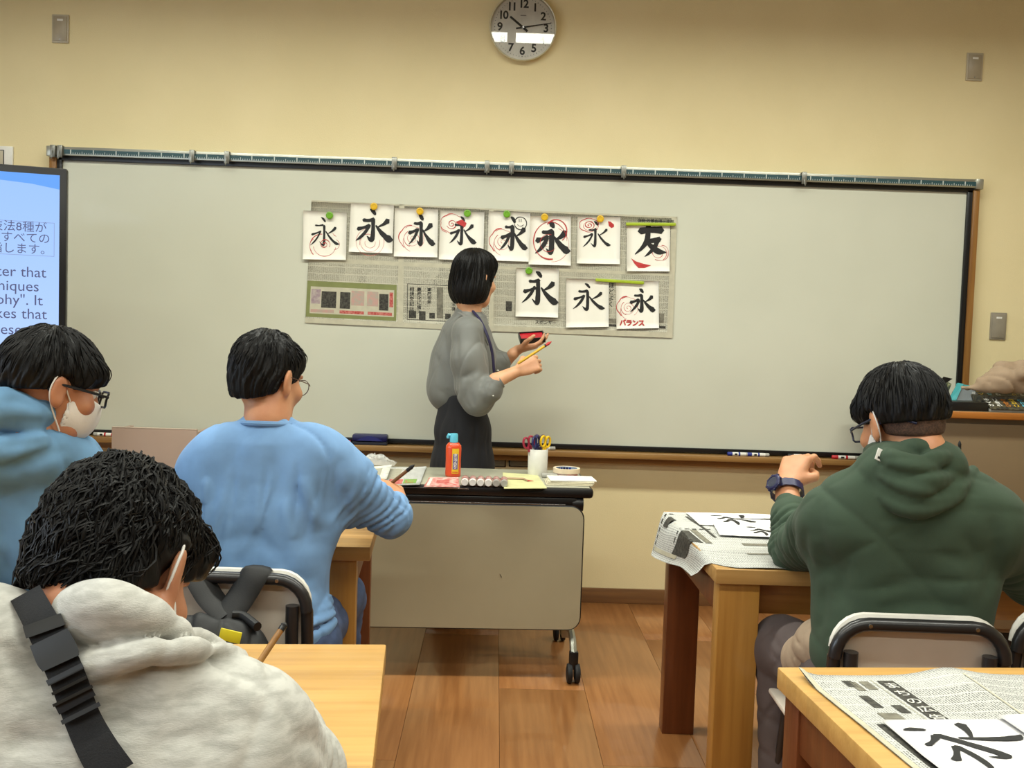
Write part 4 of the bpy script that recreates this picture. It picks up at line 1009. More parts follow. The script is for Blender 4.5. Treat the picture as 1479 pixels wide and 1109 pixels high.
# desk C newspaper: lies from px corner region, hanging over left edge and near corner
xe, ye = .554, 2.40
def edgeC(x, y, u, v):
    dx = max(0, xe-x); dy = max(0, ye-.0-y)
    z = ZD; sx = sy = 0
    if dx > 0:   # bend down over the left edge
        k = min(dx, .02); z -= dx*.80; sx = dx*.62
    if dy > 0: z -= dy*.35*0; 
    return z, (sx, sy)
def SC1(u, v, off=0):
    xl = .40+.075*v; yn = 2.408+(.19*(1-u/.2)**1.6 if u < .2 else 0); yf = 3.145
    x = xl+(1.16-xl)*u; y = yf+(yn-yf)*v
    dx = max(0, .552-x); h = .0035*(noise.noise(Vector((u*5, v*4, 1)))+.7)*(1 if dx <= 0 else 1.5)
    k = min(1, dx/.05)
    px_ = x if dx <= 0 else .552-dx*.24*(1-k*.15); pz = ZD+h-(dx*.93*k+dx*.3*(1-k))
    if dx > 0: px_ -= .012*math.sin(v*6+.5)*k
    return Vector((px_, y, pz))+(Vector((-1, 0, .2)) if dx > .01 else Vector((0, 0, 1)))*off
NC = tag(empty('newspaper'), 'newspaper draped over the desk corner in front of the green hoodie', 'newspaper')
sheet_obj('sheet', SC1, 26, 24, M_newsd, NC, W=.54, Hh=.72)
for bl in ((.05, .42, .19, .62, M_pdark), (.20, .40, .225, .62, M_tone), (.03, .06, .05, .5, M_newsb), (.26, .1, .272, .52, M_pdark), (.14, .12, .20, .20, M_pdark), (.30, .28, .9, .31, M_pdark), (.32, .33, .95, .37, M_tone), (.32, .40, .9, .44, M_tonel), (.34, .46, .9, .49, M_pdark), (.34, .60, .9, .64, M_tone), (.3, .78, .9, .80, M_tone), (.5, .2, .53, .24, M_pdark)):
    decal('printed_block', SC1, .0012, *bl, NC, 8, 8)
for k in range(7): decal('printed_block', SC1, .0012, .025+.03*k, .05, .043+.03*k, .065, M_pdark, NC, 2, 2); decal('printed_block', SC1, .0012, .10+.028*k, .38, .118+.028*k, .39, M_pdark, NC, 2, 2)
NC2 = tag(empty('newspaper'), 'newspaper at the right end of the desk, only a white corner behind the green sleeve', 'newspaper')
SC2 = drape((1.44, 2.42, 0), Vector((1, 0, 0)), Vector((0, 1, 0)), .54, .60, lambda x, y, u, v: (ZD, (0, 0)), 4, .004)
sheet_obj('sheet', SC2, 10, 10, M_newsd, NC2, W=.54, Hh=.6)
def hanshi(c, ux, uy, W_, H_, z, lab, glyphs, seed, lift=.0, name='calligraphy_sheet', grp='calligraphy sheets on the desks', amp=.004):
    ux = Vector(ux).normalized(); uy = Vector(uy).normalized()
    def S(u, v, off=0):
        p = Vector(c)+ux*(u*W_)+uy*(v*H_)
        return Vector((p.x, p.y, z+amp*abs(noise.noise(Vector((u*2.2+seed, v*2.2, seed))))+lift*(v**3)*(1-u)+off))
    t = tag(empty(name), lab, 'calligraphy sheet', grp)
    sheet_obj('paper', S, 12, 12, M_paperd, t, W=W_, Hh=H_)
    for k, g_ in enumerate(glyphs): glyph(t, S, .0012, g_[0], seed+k, g_[1], rot=g_[2])
    return t
# two sheets on desk C (character turned sideways to the camera)
q = atZ(1010, 745, ZD)
hanshi((.615, 3.12, 0), (1, .02, 0), (.02, -1, 0), .30, .20, ZD+.0066, 'calligraphy sheet lying at the far side of the newspaper on the green hoodie\'s desk', [((.12, .05, .80, .95), .8, .75)], 21)
hanshi((.66, 2.93, 0), (1, -.1, 0), (-.1, -1, 0), .22, .16, ZD+.0085, 'calligraphy sheet half hidden under the green sleeve on the newspaper', [((.3, .1, 1.0, .9), .8, .75)], 22)
# desk B sheet near the right end
q = atZ(482, 778, ZD)
hanshi((-.62, 2.72, 0), (1, .05, 0), (0, -1, 0), .21, .13, ZD+.002, 'small printed sheet on the desk between the light blue shirt and elbow', [((.5, .1, .98, .95), 1.2, 0)], 23, grp=None)
dk = bx('ink_tray', M_black, -.10, .0, 0, .05, 0, .02); dk.location = (-.44, 2.76, ZD+.0); tag(dk, 'black ink tray on the desk beyond the small printed sheet, under the light blue sleeve', 'tray')
# desk D newspaper
angD = math.radians(4.3)
nD = atZ(1153, 976, ZD)
uxD = Vector((math.cos(angD), math.sin(angD), 0)); uyD = Vector((math.sin(angD), -math.cos(angD), 0))
ND = tag(empty('newspaper'), 'newspaper spread flat over the nearest desk at right', 'newspaper')
def SD(u, v, off=0):
    p = Vector((nD.x, nD.y, 0))+uxD*(u*.81)+uyD*(v*.56)+uxD*(.03*v)
    r_ = .012*math.exp(-((u-.32)/.06)**2)*math.exp(-(v/.25)**2)+.012*math.exp(-(u/.02)**2)*math.exp(-(v/.05)**2)
    return Vector((p.x, p.y, ZD+.0012+r_+.002*(noise.noise(Vector((u*4, v*4, 9)))+.5)+off))
sheet_obj('sheet', SD, 48, 24, M_newsd, ND, W=.81, Hh=.56)
D = lambda *a: decal('printed_block', SD, .0007, *a, ND, 8, 8)
D(.15, .05, .185, .40, M_pdark); D(.155, .42, .31, .44, M_pdark); D(.17, .44, .31, .50, M_tone)
D(.075, .05, .095, .10, M_pdark); D(.085, .06, .102, .13, M_tone); D(.07, .17, .09, .26, M_pdark); D(.11, .055, .13, .12, M_tone); D(.11, .24, .13, .30, M_pdark)
D(.0, 0, .012, 1, M_newsb); D(.03, .38, .045, .75, M_pdark); D(.05, .4, .14, .72, M_tonel); D(.06, .3, .10, .36, M_tone)
D(.14, .04, .1415, .7, M_newsb); D(.335, .05, .34, .9, M_newsb)
for k, ch in enumerate('新聞広告'):
    pass
vt = 'まちのカレンダー'
vtext('まちの広告', SD, .167, .07, .026, ND, off=.0016, m=M_white, step=1.3)
# sheets with big characters on desk D
c0 = atZ(1272, 1043, ZD+.004); c1 = atZ(1262, 1058, ZD)
hanshi((c0.x, c0.y, 0), uxD, uyD, .34, .25, ZD+.0080, 'large calligraphy sheet nearest the camera, its character turned sideways', [((-.02, .0, .50, .72), .85, .75)], 31, amp=.005)
c2 = atZ(1440, 1042, ZD+.004)
hanshi((c2.x, c2.y, 0), uxD, uyD, .24, .25, ZD+.0145, 'calligraphy sheet at the right edge overlapping the large sheet on the nearest desk', [((.06, .0, .7, .6), .8, .75)], 33, amp=.004)
# ------------------------------------------------------------------ smooth solid modelling for bodies and cloth
F32 = np.float32
class SDF:
    def __init__(s, lo, hi, h):
        s.h = h; s.lo = np.array(lo, float)-2*h; n = np.ceil((np.array(hi)-s.lo)/h).astype(int)+3; s.n = n
        s.D = np.full(tuple(n), .25, F32)
        s.ax = [(s.lo[i]+h*np.arange(n[i])).astype(F32) for i in range(3)]
    def sub(s, mn, mx, pad):
        a = np.maximum(0, np.floor((np.array(mn)-pad-s.lo)/s.h).astype(int)); b = np.minimum(s.n, np.ceil((np.array(mx)+pad-s.lo)/s.h).astype(int)+1)
        if np.any(b <= a): return None
        sl = tuple(slice(a[i], b[i]) for i in range(3))
        X = s.ax[0][sl[0]][:, None, None]; Y = s.ax[1][sl[1]][None, :, None]; Z = s.ax[2][sl[2]][None, None, :]
        return sl, X, Y, Z
    def mix(s, sl, d, k, op='u'):
        A = s.D[sl]
        if op == 'u':
            if k <= 0: s.D[sl] = np.minimum(A, d); return
            hh = np.maximum(k-np.abs(A-d), 0)/k; s.D[sl] = np.minimum(A, d)-hh*hh*k*.25
        else:
            d = -d
            if k <= 0: s.D[sl] = np.maximum(A, d); return
            hh = np.maximum(k-np.abs(A-d), 0)/k; s.D[sl] = np.maximum(A, d)+hh*hh*k*.25
    def cap(s, a, b, ra, rb, k=.02, axis=None, ratio=1., op='u'):
        a = np.array(a, float); b = np.array(b, float); R = max(ra, rb)
        q = s.sub(np.minimum(a, b)-R, np.maximum(a, b)+R, k+.03)
        if q is None: return s
        sl, X, Y, Z = q
        px, py, pz = X-a[0], Y-a[1], Z-a[2]; ab = b-a
        if axis is not None:
            ax = np.array(axis, float); ax /= np.linalg.norm(ax); g = 1/ratio-1
            dt = (px*ax[0]+py*ax[1]+pz*ax[2])*g
            px = px+ax[0]*dt; py = py+ax[1]*dt; pz = pz+ax[2]*dt; ab = ab+ax*(ab@ax)*g
        L2 = max(1e-9, ab@ab); t = np.clip((px*ab[0]+py*ab[1]+pz*ab[2])/L2, 0, 1).astype(F32)
        d = np.sqrt((px-ab[0]*t)**2+(py-ab[1]*t)**2+(pz-ab[2]*t)**2)-(ra+(rb-ra)*t)
        if axis is not None: d = d*(ratio+(1-ratio)*.35)
        s.mix(sl, d.astype(F32), k, op); return s
    def chain(s, pts, rs, k=.02, **kw):
        for i in range(len(pts)-1): s.cap(pts[i], pts[i+1], rs[i], rs[i+1], k, **kw)
        return s
    def ell(s, c, r, M=None, k=.02, op='u'):
        """M: 3x3 rotation (columns = local axes) in world"""
        c = np.array(c, float); R = max(r); q = s.sub(c-R, c+R, k+.03)
        if q is None: return s
        sl, X, Y, Z = q; X, Y, Z = X-c[0], Y-c[1], Z-c[2]
        if M is not None:
            M = np.array(M); X, Y, Z = [X*M[0][i]+Y*M[1][i]+Z*M[2][i] for i in range(3)]
        k0 = np.sqrt((X/r[0])**2+(Y/r[1])**2+(Z/r[2])**2)+1e-6; k1 = np.sqrt((X/r[0]**2)**2+(Y/r[1]**2)**2+(Z/r[2]**2)**2)+1e-6
        s.mix(sl, (k0*(k0-1)/k1).astype(F32), k, op); return s
    def roll(s, pts, rs, k=.008, sub=4, **kw):
        C = smooth_line([tuple(p) for p in pts], sub); q = smooth_line([(r, 0, 0) for r in rs], sub)
        return s.chain([np.array(c) for c in C], [v.x for v in q], k, **kw)
    def seen(s, px, py):
        """first surface point met by the line of sight through a photo pixel"""
        d = np.array(ray(px, py)); o_ = np.array(CAM); t = np.arange(.4, 5.2, s.h*.5); P = o_+t[:, None]*d
        i = np.round((P-s.lo)/s.h).astype(int); ok = ((i >= 0) & (i < s.n)).all(1)
        if not ok.any(): return None
        i = i[ok]; v = s.D[i[:, 0], i[:, 1], i[:, 2]]; q = np.nonzero(v < 0)[0]
        return None if len(q) == 0 else P[ok][q[0]]
    def fold(s, pts, w_, amp):
        L_ = []
        for c in smooth_line([(x, y, 0) for x, y in pts], 4):
            h_ = s.seen(c.x, c.y)
            if h_ is not None: L_.append(h_)
        if len(L_) > 1: s.groove(L_, w_*1.25, amp*1.5)
        return s
    def groove(s, pts, w_, amp):
        """amp>0 carves a crease, amp<0 raises a ridge along the line"""
        pts = [np.array(p, float) for p in pts]
        P = np.array(pts); q = s.sub(P.min(0), P.max(0), w_*2.5)
        if q is None: return s
        sl, X, Y, Z = q; best = None; n = len(pts)-1
        for i in range(n):
            a, ab = pts[i], pts[i+1]-pts[i]; px, py, pz = X-a[0], Y-a[1], Z-a[2]
            t = np.clip((px*ab[0]+py*ab[1]+pz*ab[2])/max(1e-9, ab@ab), 0, 1)
            d = (px-ab[0]*t)**2+(py-ab[1]*t)**2+(pz-ab[2]*t)**2; tt = (i+t)/n
            e = (np.exp(-np.sqrt(d)/w_) if amp > 0 else np.exp(-d/(w_*w_)))*(1-np.abs(2*tt-1)**3)
            best = e if best is None else np.maximum(best, e)
        s.D[sl] += (amp*best).astype(F32); return s
    def wrinkle(s, seed, amp, wl, stretch=(1, 1, 1), n=5, mask=None, sharp=2.0):
        """random soft folds, wavelength wl, longer along small stretch values"""
        rr = np.random.RandomState(seed); X = s.ax[0][:, None, None]; Y = s.ax[1][None, :, None]; Z = s.ax[2][None, None, :]
        tot = 0
        wx = .5*np.sin(X*9+seed)+.5*np.sin(Z*11+seed*2)+.4*np.sin(Y*8+seed)
        for i in range(n):
            d = rr.normal(size=3)*np.array(stretch); d = d/np.linalg.norm(d)*2*PI/(wl*rr.uniform(.7, 1.5))
            ph = rr.uniform(0, 6.28)
            wv = np.sin((X*d[0]+Y*d[1]+Z*d[2]+ph+wx*1.6).astype(F32)*.5)
            e = np.array(d)[[1, 2, 0]]*.31; lowm = .5+.5*np.sin((X*e[0]+Y*e[1]+Z*e[2]+ph*3).astype(F32))
            tot = np.maximum(tot, (1-np.abs(wv))**3*lowm**1.5*rr.uniform(.6, 1))
        f = (tot*amp*2.2).astype(F32)
        if mask is not None:
            f = f*mask(X, Y, Z)
        s.D += f; return s
    def rings(s, a, b, r, count, amp, seed=0):
        """gathered folds around a limb from a to b"""
        a = np.array(a, float); b = np.array(b, float); q = s.sub(np.minimum(a, b)-r, np.maximum(a, b)+r, .03)
        if q is None: return s
        sl, X, Y, Z = q; ab = b-a; px, py, pz = X-a[0], Y-a[1], Z-a[2]; t = (px*ab[0]+py*ab[1]+pz*ab[2])/(ab@ab)
        u = np.cross(ab, [0, 0, 1.]); u /= np.linalg.norm(u)+1e-9; v = np.cross(ab/np.linalg.norm(ab), u)
        th = np.arctan2(px*v[0]+py*v[1]+pz*v[2], px*u[0]+py*u[1]+pz*u[2])
        env = np.clip(t*5, 0, 1)*np.clip((1-t)*5, 0, 1)
        tc_ = np.clip(t, 0, 1); rad = np.sqrt((px-ab[0]*tc_)**2+(py-ab[1]*tc_)**2+(pz-ab[2]*tc_)**2)
        env = env*np.clip((r*1.4-rad)/(r*.3), 0, 1)
        w_ = np.sin(t*count*2*PI+1.3*np.sin(th+seed)+.9*np.sin(2*th+seed*2+t*5))
        w2 = .5+.5*np.sin(th*1.0+t*9+seed)
        s.D[sl] += (amp*env*(1-np.abs(w_))**1.5*(.35+.65*w2)).astype(F32); return s
    def plane(s, p, nrm, k=0.004):
        """keep the side opposite to nrm"""
        X = s.ax[0][:, None, None]; Y = s.ax[1][None, :, None]; Z = s.ax[2][None, None, :]
        d = ((X-p[0])*nrm[0]+(Y-p[1])*nrm[1]+(Z-p[2])*nrm[2]).astype(F32)
        s.mix((slice(None),)*3, -d, k, 's'); return s
    def mesh(s, name, m, parent=None):
        D = s.D
        for ax_ in range(3):
            for e in (0, -1):
                i = [slice(None)]*3; i[ax_] = e; D[tuple(i)] = np.maximum(D[tuple(i)], .001)
        S = D < 0
        c = S[:-1, :-1, :-1].astype(np.uint8)
        for dx in (0, 1):
            for dy in (0, 1):
                for dz in (0, 1):
                    if dx+dy+dz: c = c+S[dx:S.shape[0]-1+dx, dy:S.shape[1]-1+dy, dz:S.shape[2]-1+dz]
        act = (c > 0) & (c < 8); idx = np.argwhere(act)
        vid = np.full(act.shape, -1, np.int32); vid[act] = np.arange(len(idx))
        cor = [(x, y, z) for x in (0, 1) for y in (0, 1) for z in (0, 1)]
        val = np.stack([D[idx[:, 0]+x, idx[:, 1]+y, idx[:, 2]+z] for x, y, z in cor], 1)
        acc = np.zeros((len(idx), 3)); cnt = np.zeros(len(idx))
        for i in range(8):
            for j in range(i+1, 8):
                if sum(abs(cor[i][q]-cor[j][q]) for q in range(3)) != 1: continue
                x = (val[:, i] < 0) != (val[:, j] < 0)
                t = np.where(x, val[:, i]/np.where(x, val[:, i]-val[:, j], 1), 0)
                p = np.array(cor[i])+t[:, None]*(np.array(cor[j])-np.array(cor[i]))
                acc += p*x[:, None]; cnt += x
        V = s.lo+s.h*(idx+acc/cnt[:, None])
        Q = []
        for ax_ in range(3):
            i0 = [slice(None)]*3; i1 = [slice(None)]*3; i0[ax_] = slice(0, -1); i1[ax_] = slice(1, None)
            o = [a for a in range(3) if a != ax_]
            A, B = S[tuple(i0)], S[tuple(i1)]; ch = A != B
            e = np.argwhere(ch); 
            ok = (e[:, o[0]] > 0) & (e[:, o[1]] > 0) & (e[:, o[0]] < act.shape[o[0]]) & (e[:, o[1]] < act.shape[o[1]]) & (e[:, ax_] < act.shape[ax_])
            e = e[ok]; inside = A[tuple(e.T)]
            def g(da, db):
                q = e.copy(); q[:, o[0]] -= da; q[:, o[1]] -= db; return vid[tuple(q.T)]
            qd = np.stack([g(1, 1), g(0, 1), g(0, 0), g(1, 0)], 1)
            flip = inside if ax_ != 1 else ~inside
            qd[~flip] = qd[~flip][:, ::-1]
            Q.append(qd)
        Q = np.concatenate(Q); Q = Q[(Q >= 0).all(1)]
        me = bpy.data.meshes.new(name)
        me.vertices.add(len(V)); me.vertices.foreach_set('co', V.astype(np.float32).ravel())
        me.loops.add(len(Q)*4); me.loops.foreach_set('vertex_index', Q.astype(np.int32).ravel())
        me.polygons.add(len(Q)); me.polygons.foreach_set('loop_start', np.arange(0, len(Q)*4, 4, dtype=np.int32))
        me.polygons.foreach_set('loop_total', np.full(len(Q), 4, np.int32)) if False else None
        me.update(calc_edges=True); me.validate(); me.materials.append(m); me.shade_smooth()
        o = bpy.data.objects.new(name, me); COL.objects.link(o)
        if parent: o.parent = parent
        return o

def J(px, py, Y): return np.array(atY(px, py, Y))
def frame(yaw, pitch, roll=0):
    """columns: right, forward, up; yaw>0 turns towards +x, pitch>0 looks down, roll>0 tips to the right"""
    y, p, r = map(math.radians, (yaw, pitch, roll))
    f = np.array([math.cos(p)*math.sin(y), math.cos(p)*math.cos(y), -math.sin(p)])
    rt = np.array([math.cos(y), -math.sin(y), 0]); up = np.cross(rt, f)
    r2 = rt*math.cos(r)-up*math.sin(r); u2 = up*math.cos(r)+rt*math.sin(r)
    return np.stack([r2, f, u2], 1)
class Head:
    def __init__(s, o, M, sc=1.0): s.o = np.array(o); s.M = M; s.sc = sc
    def w(s, x, y, z): return s.o+s.M @ (np.array([x, y, z])*s.sc)
    def add(s, B):
        k = s.sc; w = s.w; M = s.M
        B.ell(w(0, -.008, .035), (.074*k, .094*k, .086*k), M, .01)
        B.ell(w(0, .030, -.030), (.061*k, .064*k, .080*k), M, .03)
        B.cap(w(-.030, .045, -.085), w(.030, .045, -.085), .026*k, .026*k, .03)
        B.ell(w(0, .078, -.094), (.022*k, .018*k, .018*k), M, .02)
        B.cap(w(0, .092, .012), w(0, .108, -.026), .007*k, .011*k, .012)       # nose
        B.ell(w(-.012, .097, -.030), (.009*k,)*3, M, .008); B.ell(w(.012, .097, -.030), (.009*k,)*3, M, .008)
        for sx in (-1, 1):
            B.ell(w(sx*.033, .092, .008), (.019*k, .012*k, .012*k), M, .014, 's')   # eye sockets
            B.cap(w(sx*.014, .092, .026), w(sx*.050, .080, .028), .006*k, .005*k, .012)   # brows
            B.ell(w(sx*.045, .066, -.022), (.022*k, .018*k, .016*k), M, .03)
            # ears: tilted shells with a hollow
            A = s.M @ np.array([[math.cos(sx*.35), -math.sin(sx*.35), 0], [math.sin(sx*.35), math.cos(sx*.35), 0], [0, 0, 1]])
            B.ell(w(sx*.081, -.006, -.002), (.008*k, .020*k, .033*k), A, .006)
            B.ell(w(sx*.080, -.002, -.026), (.007*k, .011*k, .013*k), A, .008)
            B.ell(w(sx*.091, .001, .002), (.006*k, .010*k, .018*k), A, .006, 's')
        B.cap(w(-.020, .094, -.056), w(.020, .094, -.056), .0055*k, .0055*k, .01); B.cap(w(-.016, .093, -.066), w(.016, .093, -.066), .0065*k, .0065*k, .01)
        B.groove([w(-.022, .10, -.061), w(0, .104, -.0605), w(.022, .10, -.061)], .003, .003)
    def eyes(s, parent):
        for sx in (-1, 1):
            e = MB().lathe([(.0001, -.011)]+[(.011*math.cos(a), .011*math.sin(a)) for a in [(-5+k)*PI/12 for k in range(11)]]+[(.0001, .011)], 16)
            o = e.build('eye', M_eye, parent); o.matrix_world = mat4(s.w(sx*.032, .079, .009), s.M)
            i_ = MB().lathe([(0, .0112), (.0052, .0102), (.0055, .0098), (0, .0098)], 14, Matrix.Rotation(-PI/2, 4, 'X')).build('iris', M_iris, o); 
M_eye = mat('eye_white', (230, 226, 220), .2); M_iris = mat('dark_iris', (30, 20, 14), .15)
def mat4(o, M): return Matrix(((M[0][0], M[0][1], M[0][2], o[0]), (M[1][0], M[1][1], M[1][2], o[1]), (M[2][0], M[2][1], M[2][2], o[2]), (0, 0, 0, 1)))
def hand_sdf(B, wr, d, nrm, side, curls, sc=1.0, thumb=.6, spread=.05, gripin=0):
    """wr wrist point, d finger direction, nrm back-of-hand normal, side=+1: thumb towards cross(d,nrm)"""
    d = np.array(d, float); d /= np.linalg.norm(d); nrm = np.array(nrm, float); nrm -= d*(nrm@d); nrm /= np.linalg.norm(nrm); t = np.cross(d, nrm)*side
    wr = np.array(wr)
    kn = []
    for i in range(4):
        off = (.030-.0195*i)*sc; k_ = wr+d*(.088-.004*abs(i-1.2))*sc+t*off; kn.append(k_)
        B.cap(wr+d*.012*sc+t*off*.55, k_, .0135*sc, .0118*sc, .012)
    B.ell(wr+d*.045*sc-nrm*.004, (.036*sc, .045*sc, .013*sc), np.stack([t, d, nrm], 1), .012)
    L_ = [.070, .079, .073, .058]
    for i in range(4):
        p = kn[i]; c = curls[i] if isinstance(curls, (list, tuple)) else curls; ang = 0
        sd = d+t*spread*(1.5-i); sd /= np.linalg.norm(sd)
        for q, fr in enumerate((.45, .31, .24)):
            ang += c*(1.0, 1.15, .8)[q]
            v = sd*math.cos(ang)-nrm*math.sin(ang); e = p+v*L_[i]*fr*sc
            B.cap(p, e, (.0098-.0012*q)*sc, (.0088-.0014*q)*sc, .003); p = e
    # thumb leaves the side of the palm near its base
    p0 = wr+d*.022*sc+t*.026*sc-nrm*.006*sc
    v1 = d*.62+t*.62-nrm*.35; v1 /= np.linalg.norm(v1); p1 = p0+v1*.040*sc
    v2 = d*.8+t*(.45-thumb)-nrm*(.35+thumb*.35); v2 /= np.linalg.norm(v2); p2 = p1+v2*.031*sc
    v3 = d*.75-t*(thumb*.9)-nrm*.35; v3 /= np.linalg.norm(v3); p3 = p2+v3*.024*sc
    B.cap(p0, p1, .0145*sc, .0115*sc, .012); B.cap(p1, p2, .011*sc, .0098*sc, .004); B.cap(p2, p3, .0098*sc, .008*sc, .003)

def hair_obj(H, kind, seed, parent, grow=0.0, h=.003, m=None, locks=500):
    k = H.sc; w = H.w; M = H.M; rr = np.random.RandomState(seed)
    P = np.array([w(x, y, z) for x in (-.13, .13) for y in (-.14, .14) for z in (-.16, .17)])
    B = SDF(P.min(0), P.max(0), h); g = grow
    B.ell(w(0, -.008, .040), ((.080+g)*k, (.101+g)*k, (.092+g)*k), M, .01)
    if kind == 'bob':
        B.ell(w(0, -.022, -.035), ((.096)*k, (.085)*k, (.098)*k), M, .03)
        B.ell(w(0, .02, .07), (.08*k, .085*k, .062*k), M, .02)
    elif kind == 'bowl':
        B.ell(w(0, -.030, .018), ((.079+g)*k, (.082+g)*k, (.070+g)*k), M, .03)
        B.cap(w(-.04, .070, .05), w(.04, .070, .05), .026*k, .026*k, .03)
    elif kind == 'curly':
        B.ell(w(0, -.043, -.010), ((.074+g)*k, (.062+g)*k, (.084+g)*k), M, .03)
        B.cap(w(-.045, .075, .06), w(.045, .075, .06), .034*k, .034*k, .03)
    else:
        B.ell(w(0, -.038, -.014), ((.067+g)*k, (.062+g)*k, (.078+g)*k), M, .03)
        B.cap(w(-.035, .062, .066), w(.035, .062, .066), .024*k, .024*k, .03)
    # strands fall from the crown
    X, Y, Z = B.ax[0][:, None, None]-H.o[0], B.ax[1][None, :, None]-H.o[1], B.ax[2][None, None, :]-H.o[2]
    lx, ly, lz = [(X*M[0][i]+Y*M[1][i]+Z*M[2][i]) for i in range(3)]
    th = np.arctan2(lx-.012, ly+.03); ph = lz/np.sqrt(lx**2+ly**2+lz**2+1e-6)
    if kind == 'curly':
        f = 0
        for q in range(7):
            d = rr.normal(size=3); d = d/np.linalg.norm(d)*2*PI/rr.uniform(.022, .05)
            f = f+np.sin(lx*d[0]+ly*d[1]+lz*d[2]+2.2*np.sin(ly*60+q)+1.6*np.sin(lx*70+q*2)+rr.uniform(0, 6))
        B.D += (f*.0011).astype(F32)
    elif kind == 'bob':
        B.D += (.0011*np.sin(th*46+3*np.sin(ph*3))+.0010*np.sin(th*19+2*ph)+.0006*np.sin(th*83)).astype(F32)
    else:
        B.D += (.0016*np.sin(th*30+4*np.sin(ph*4)+3*np.sin(th*3))+.0020*np.sin(th*13+6*ph+np.sin(lz*70))+.0012*np.sin(th*47+5*ph)).astype(F32)
    # face opening and ears
    if kind == 'bob':
        B.ell(w(.005, .105, -.045), (.060*k, .070*k, .105*k), M, .012, 's')
        B.plane(w(0, -.02, -.108), M @ np.array([0, .25, -1.]), .008)
    else:
        fz = {'bowl': -.048, 'curly': -.045, 'short': -.035}[kind]
        B.ell(w(0, .100, fz), (.086*k, .078*k, .085*k), M, .01, 's')
        lift = .018 if kind == 'bowl' else 0
        for sx in (-1, 1): B.ell(w(sx*.092, .004, -.022+lift), (.032*k, .030*k, (.040 if kind == 'curly' else .036)*k), M, .01, 's')
        for sx in (-1, 1): B.ell(w(sx*.090, .035, -.07), (.040*k, .050*k, .045*k), M, .01, 's')
        B.plane(w(0, -.09, {'bowl': -.022, 'curly': -.066, 'short': -.072}[kind]), M @ np.array([0, .55 if kind != 'bowl' else .25, -1.]), .006)
    o = B.mesh('hair', m or M_hair, parent)
    # loose locks for the silhouette
    from mathutils.bvhtree import BVHTree
    bv = BVHTree.FromPolygons([v.co for v in o.data.vertices], [p_.vertices[:] for p_ in o.data.polygons])
    def snap(q, lift):
        cw = w(0, -.008, .035); pw = w(*q); d_ = pw-cw; d_ /= np.linalg.norm(d_); hh = bv.ray_cast(Vector(cw+d_*.3), Vector(-d_), .3)[0]
        return None if hh is None else np.array(hh)+d_*lift
    mb = MB(); c = np.array([0, -.008, .040]); r = np.array([.080+g, .101+g, .092+g])
    if kind == 'bob': r = np.array([.085, .104, .096])
    for q in range(locks):
        while True:
            d = rr.normal(size=3); d /= np.linalg.norm(d)
            if kind == 'bob':
                if d[2] > -.2 and not (d[1] > .35 and d[2] < .45): break
            elif kind == 'curly':
                if d[2] > -.72 and not (d[1] > .25 and d[2] < .35) and not (abs(d[0]) > .62 and d[2] < -.05 and d[1] > -.55): break
            else:
                if d[2] > -.1 and not (d[1] > .4 and d[2] < .3) and not (abs(d[0]) > .55 and d[2] < .12): break
        p = c+r*d*(.985); lifts = []
        n = d/r; n /= np.linalg.norm(n)
        cr_ = np.array([.012, -.035, .0]); down = np.array([p[0]-cr_[0], p[1]-cr_[1], -.06 if kind != 'bob' else -.09]); down = down-n*(down@n); down /= np.linalg.norm(down)+1e-9
        tw = np.cross(n, down)
        Lk = {'bob': .07, 'curly': .042, 'bowl': .040, 'short': .026}[kind]*rr.uniform(.6, 1.3)
        pts = []; bend = rr.uniform(-1, 1); am_ = rr.uniform(2.2, 2.6); lf_ = rr.uniform(-.2, 1.0)
        for i in range(5):
            t = i/4
            if kind == 'curly':
                a = t*am_*bend
                q_ = p+down*Lk*t*.8+tw*math.sin(a*1.6)*.015+n*(.007*math.sin(t*2.9)*lf_)
            elif kind == 'bob': 
                q_ = p+down*Lk*t+n*(.0015-.001*t); dz = (q_-c)/r; l = np.linalg.norm(dz); q_ = c+(q_-c)/l*1.006 if q_[2] > 0 else q_
            else: q_ = p+down*Lk*t+n*(.0032*math.sin(t*2.2)*lf_)+tw*.004*bend*t
            lf = (.0004+.0075*math.sin(t*2.9)*lf_ if kind == 'curly' else .0003+.0032*math.sin(t*2.2)*lf_ if kind != 'bob' else .0006)
            pq = snap(q_, lf if t < 1 or kind == 'curly' else lf*1.2)
            if pq is None or abs((M.T @ (pq-H.o))[0]/k) >  (.085 if kind == 'curly' else .0885)+g: break
            pts.append(pq)
        if len(pts) < 3: continue
        rd = (.0015 if kind != 'curly' else .0013)*rr.uniform(.7, 1.3)
        mb.tube(pts, [rd*.8, rd, rd*.9, rd*.6, rd*.15][:len(pts)-1]+[rd*.15], 4, cap=False)
    lk = mb.build('hair_locks', m or M_hair, o); lk['kind'] = 'stuff'
    return o
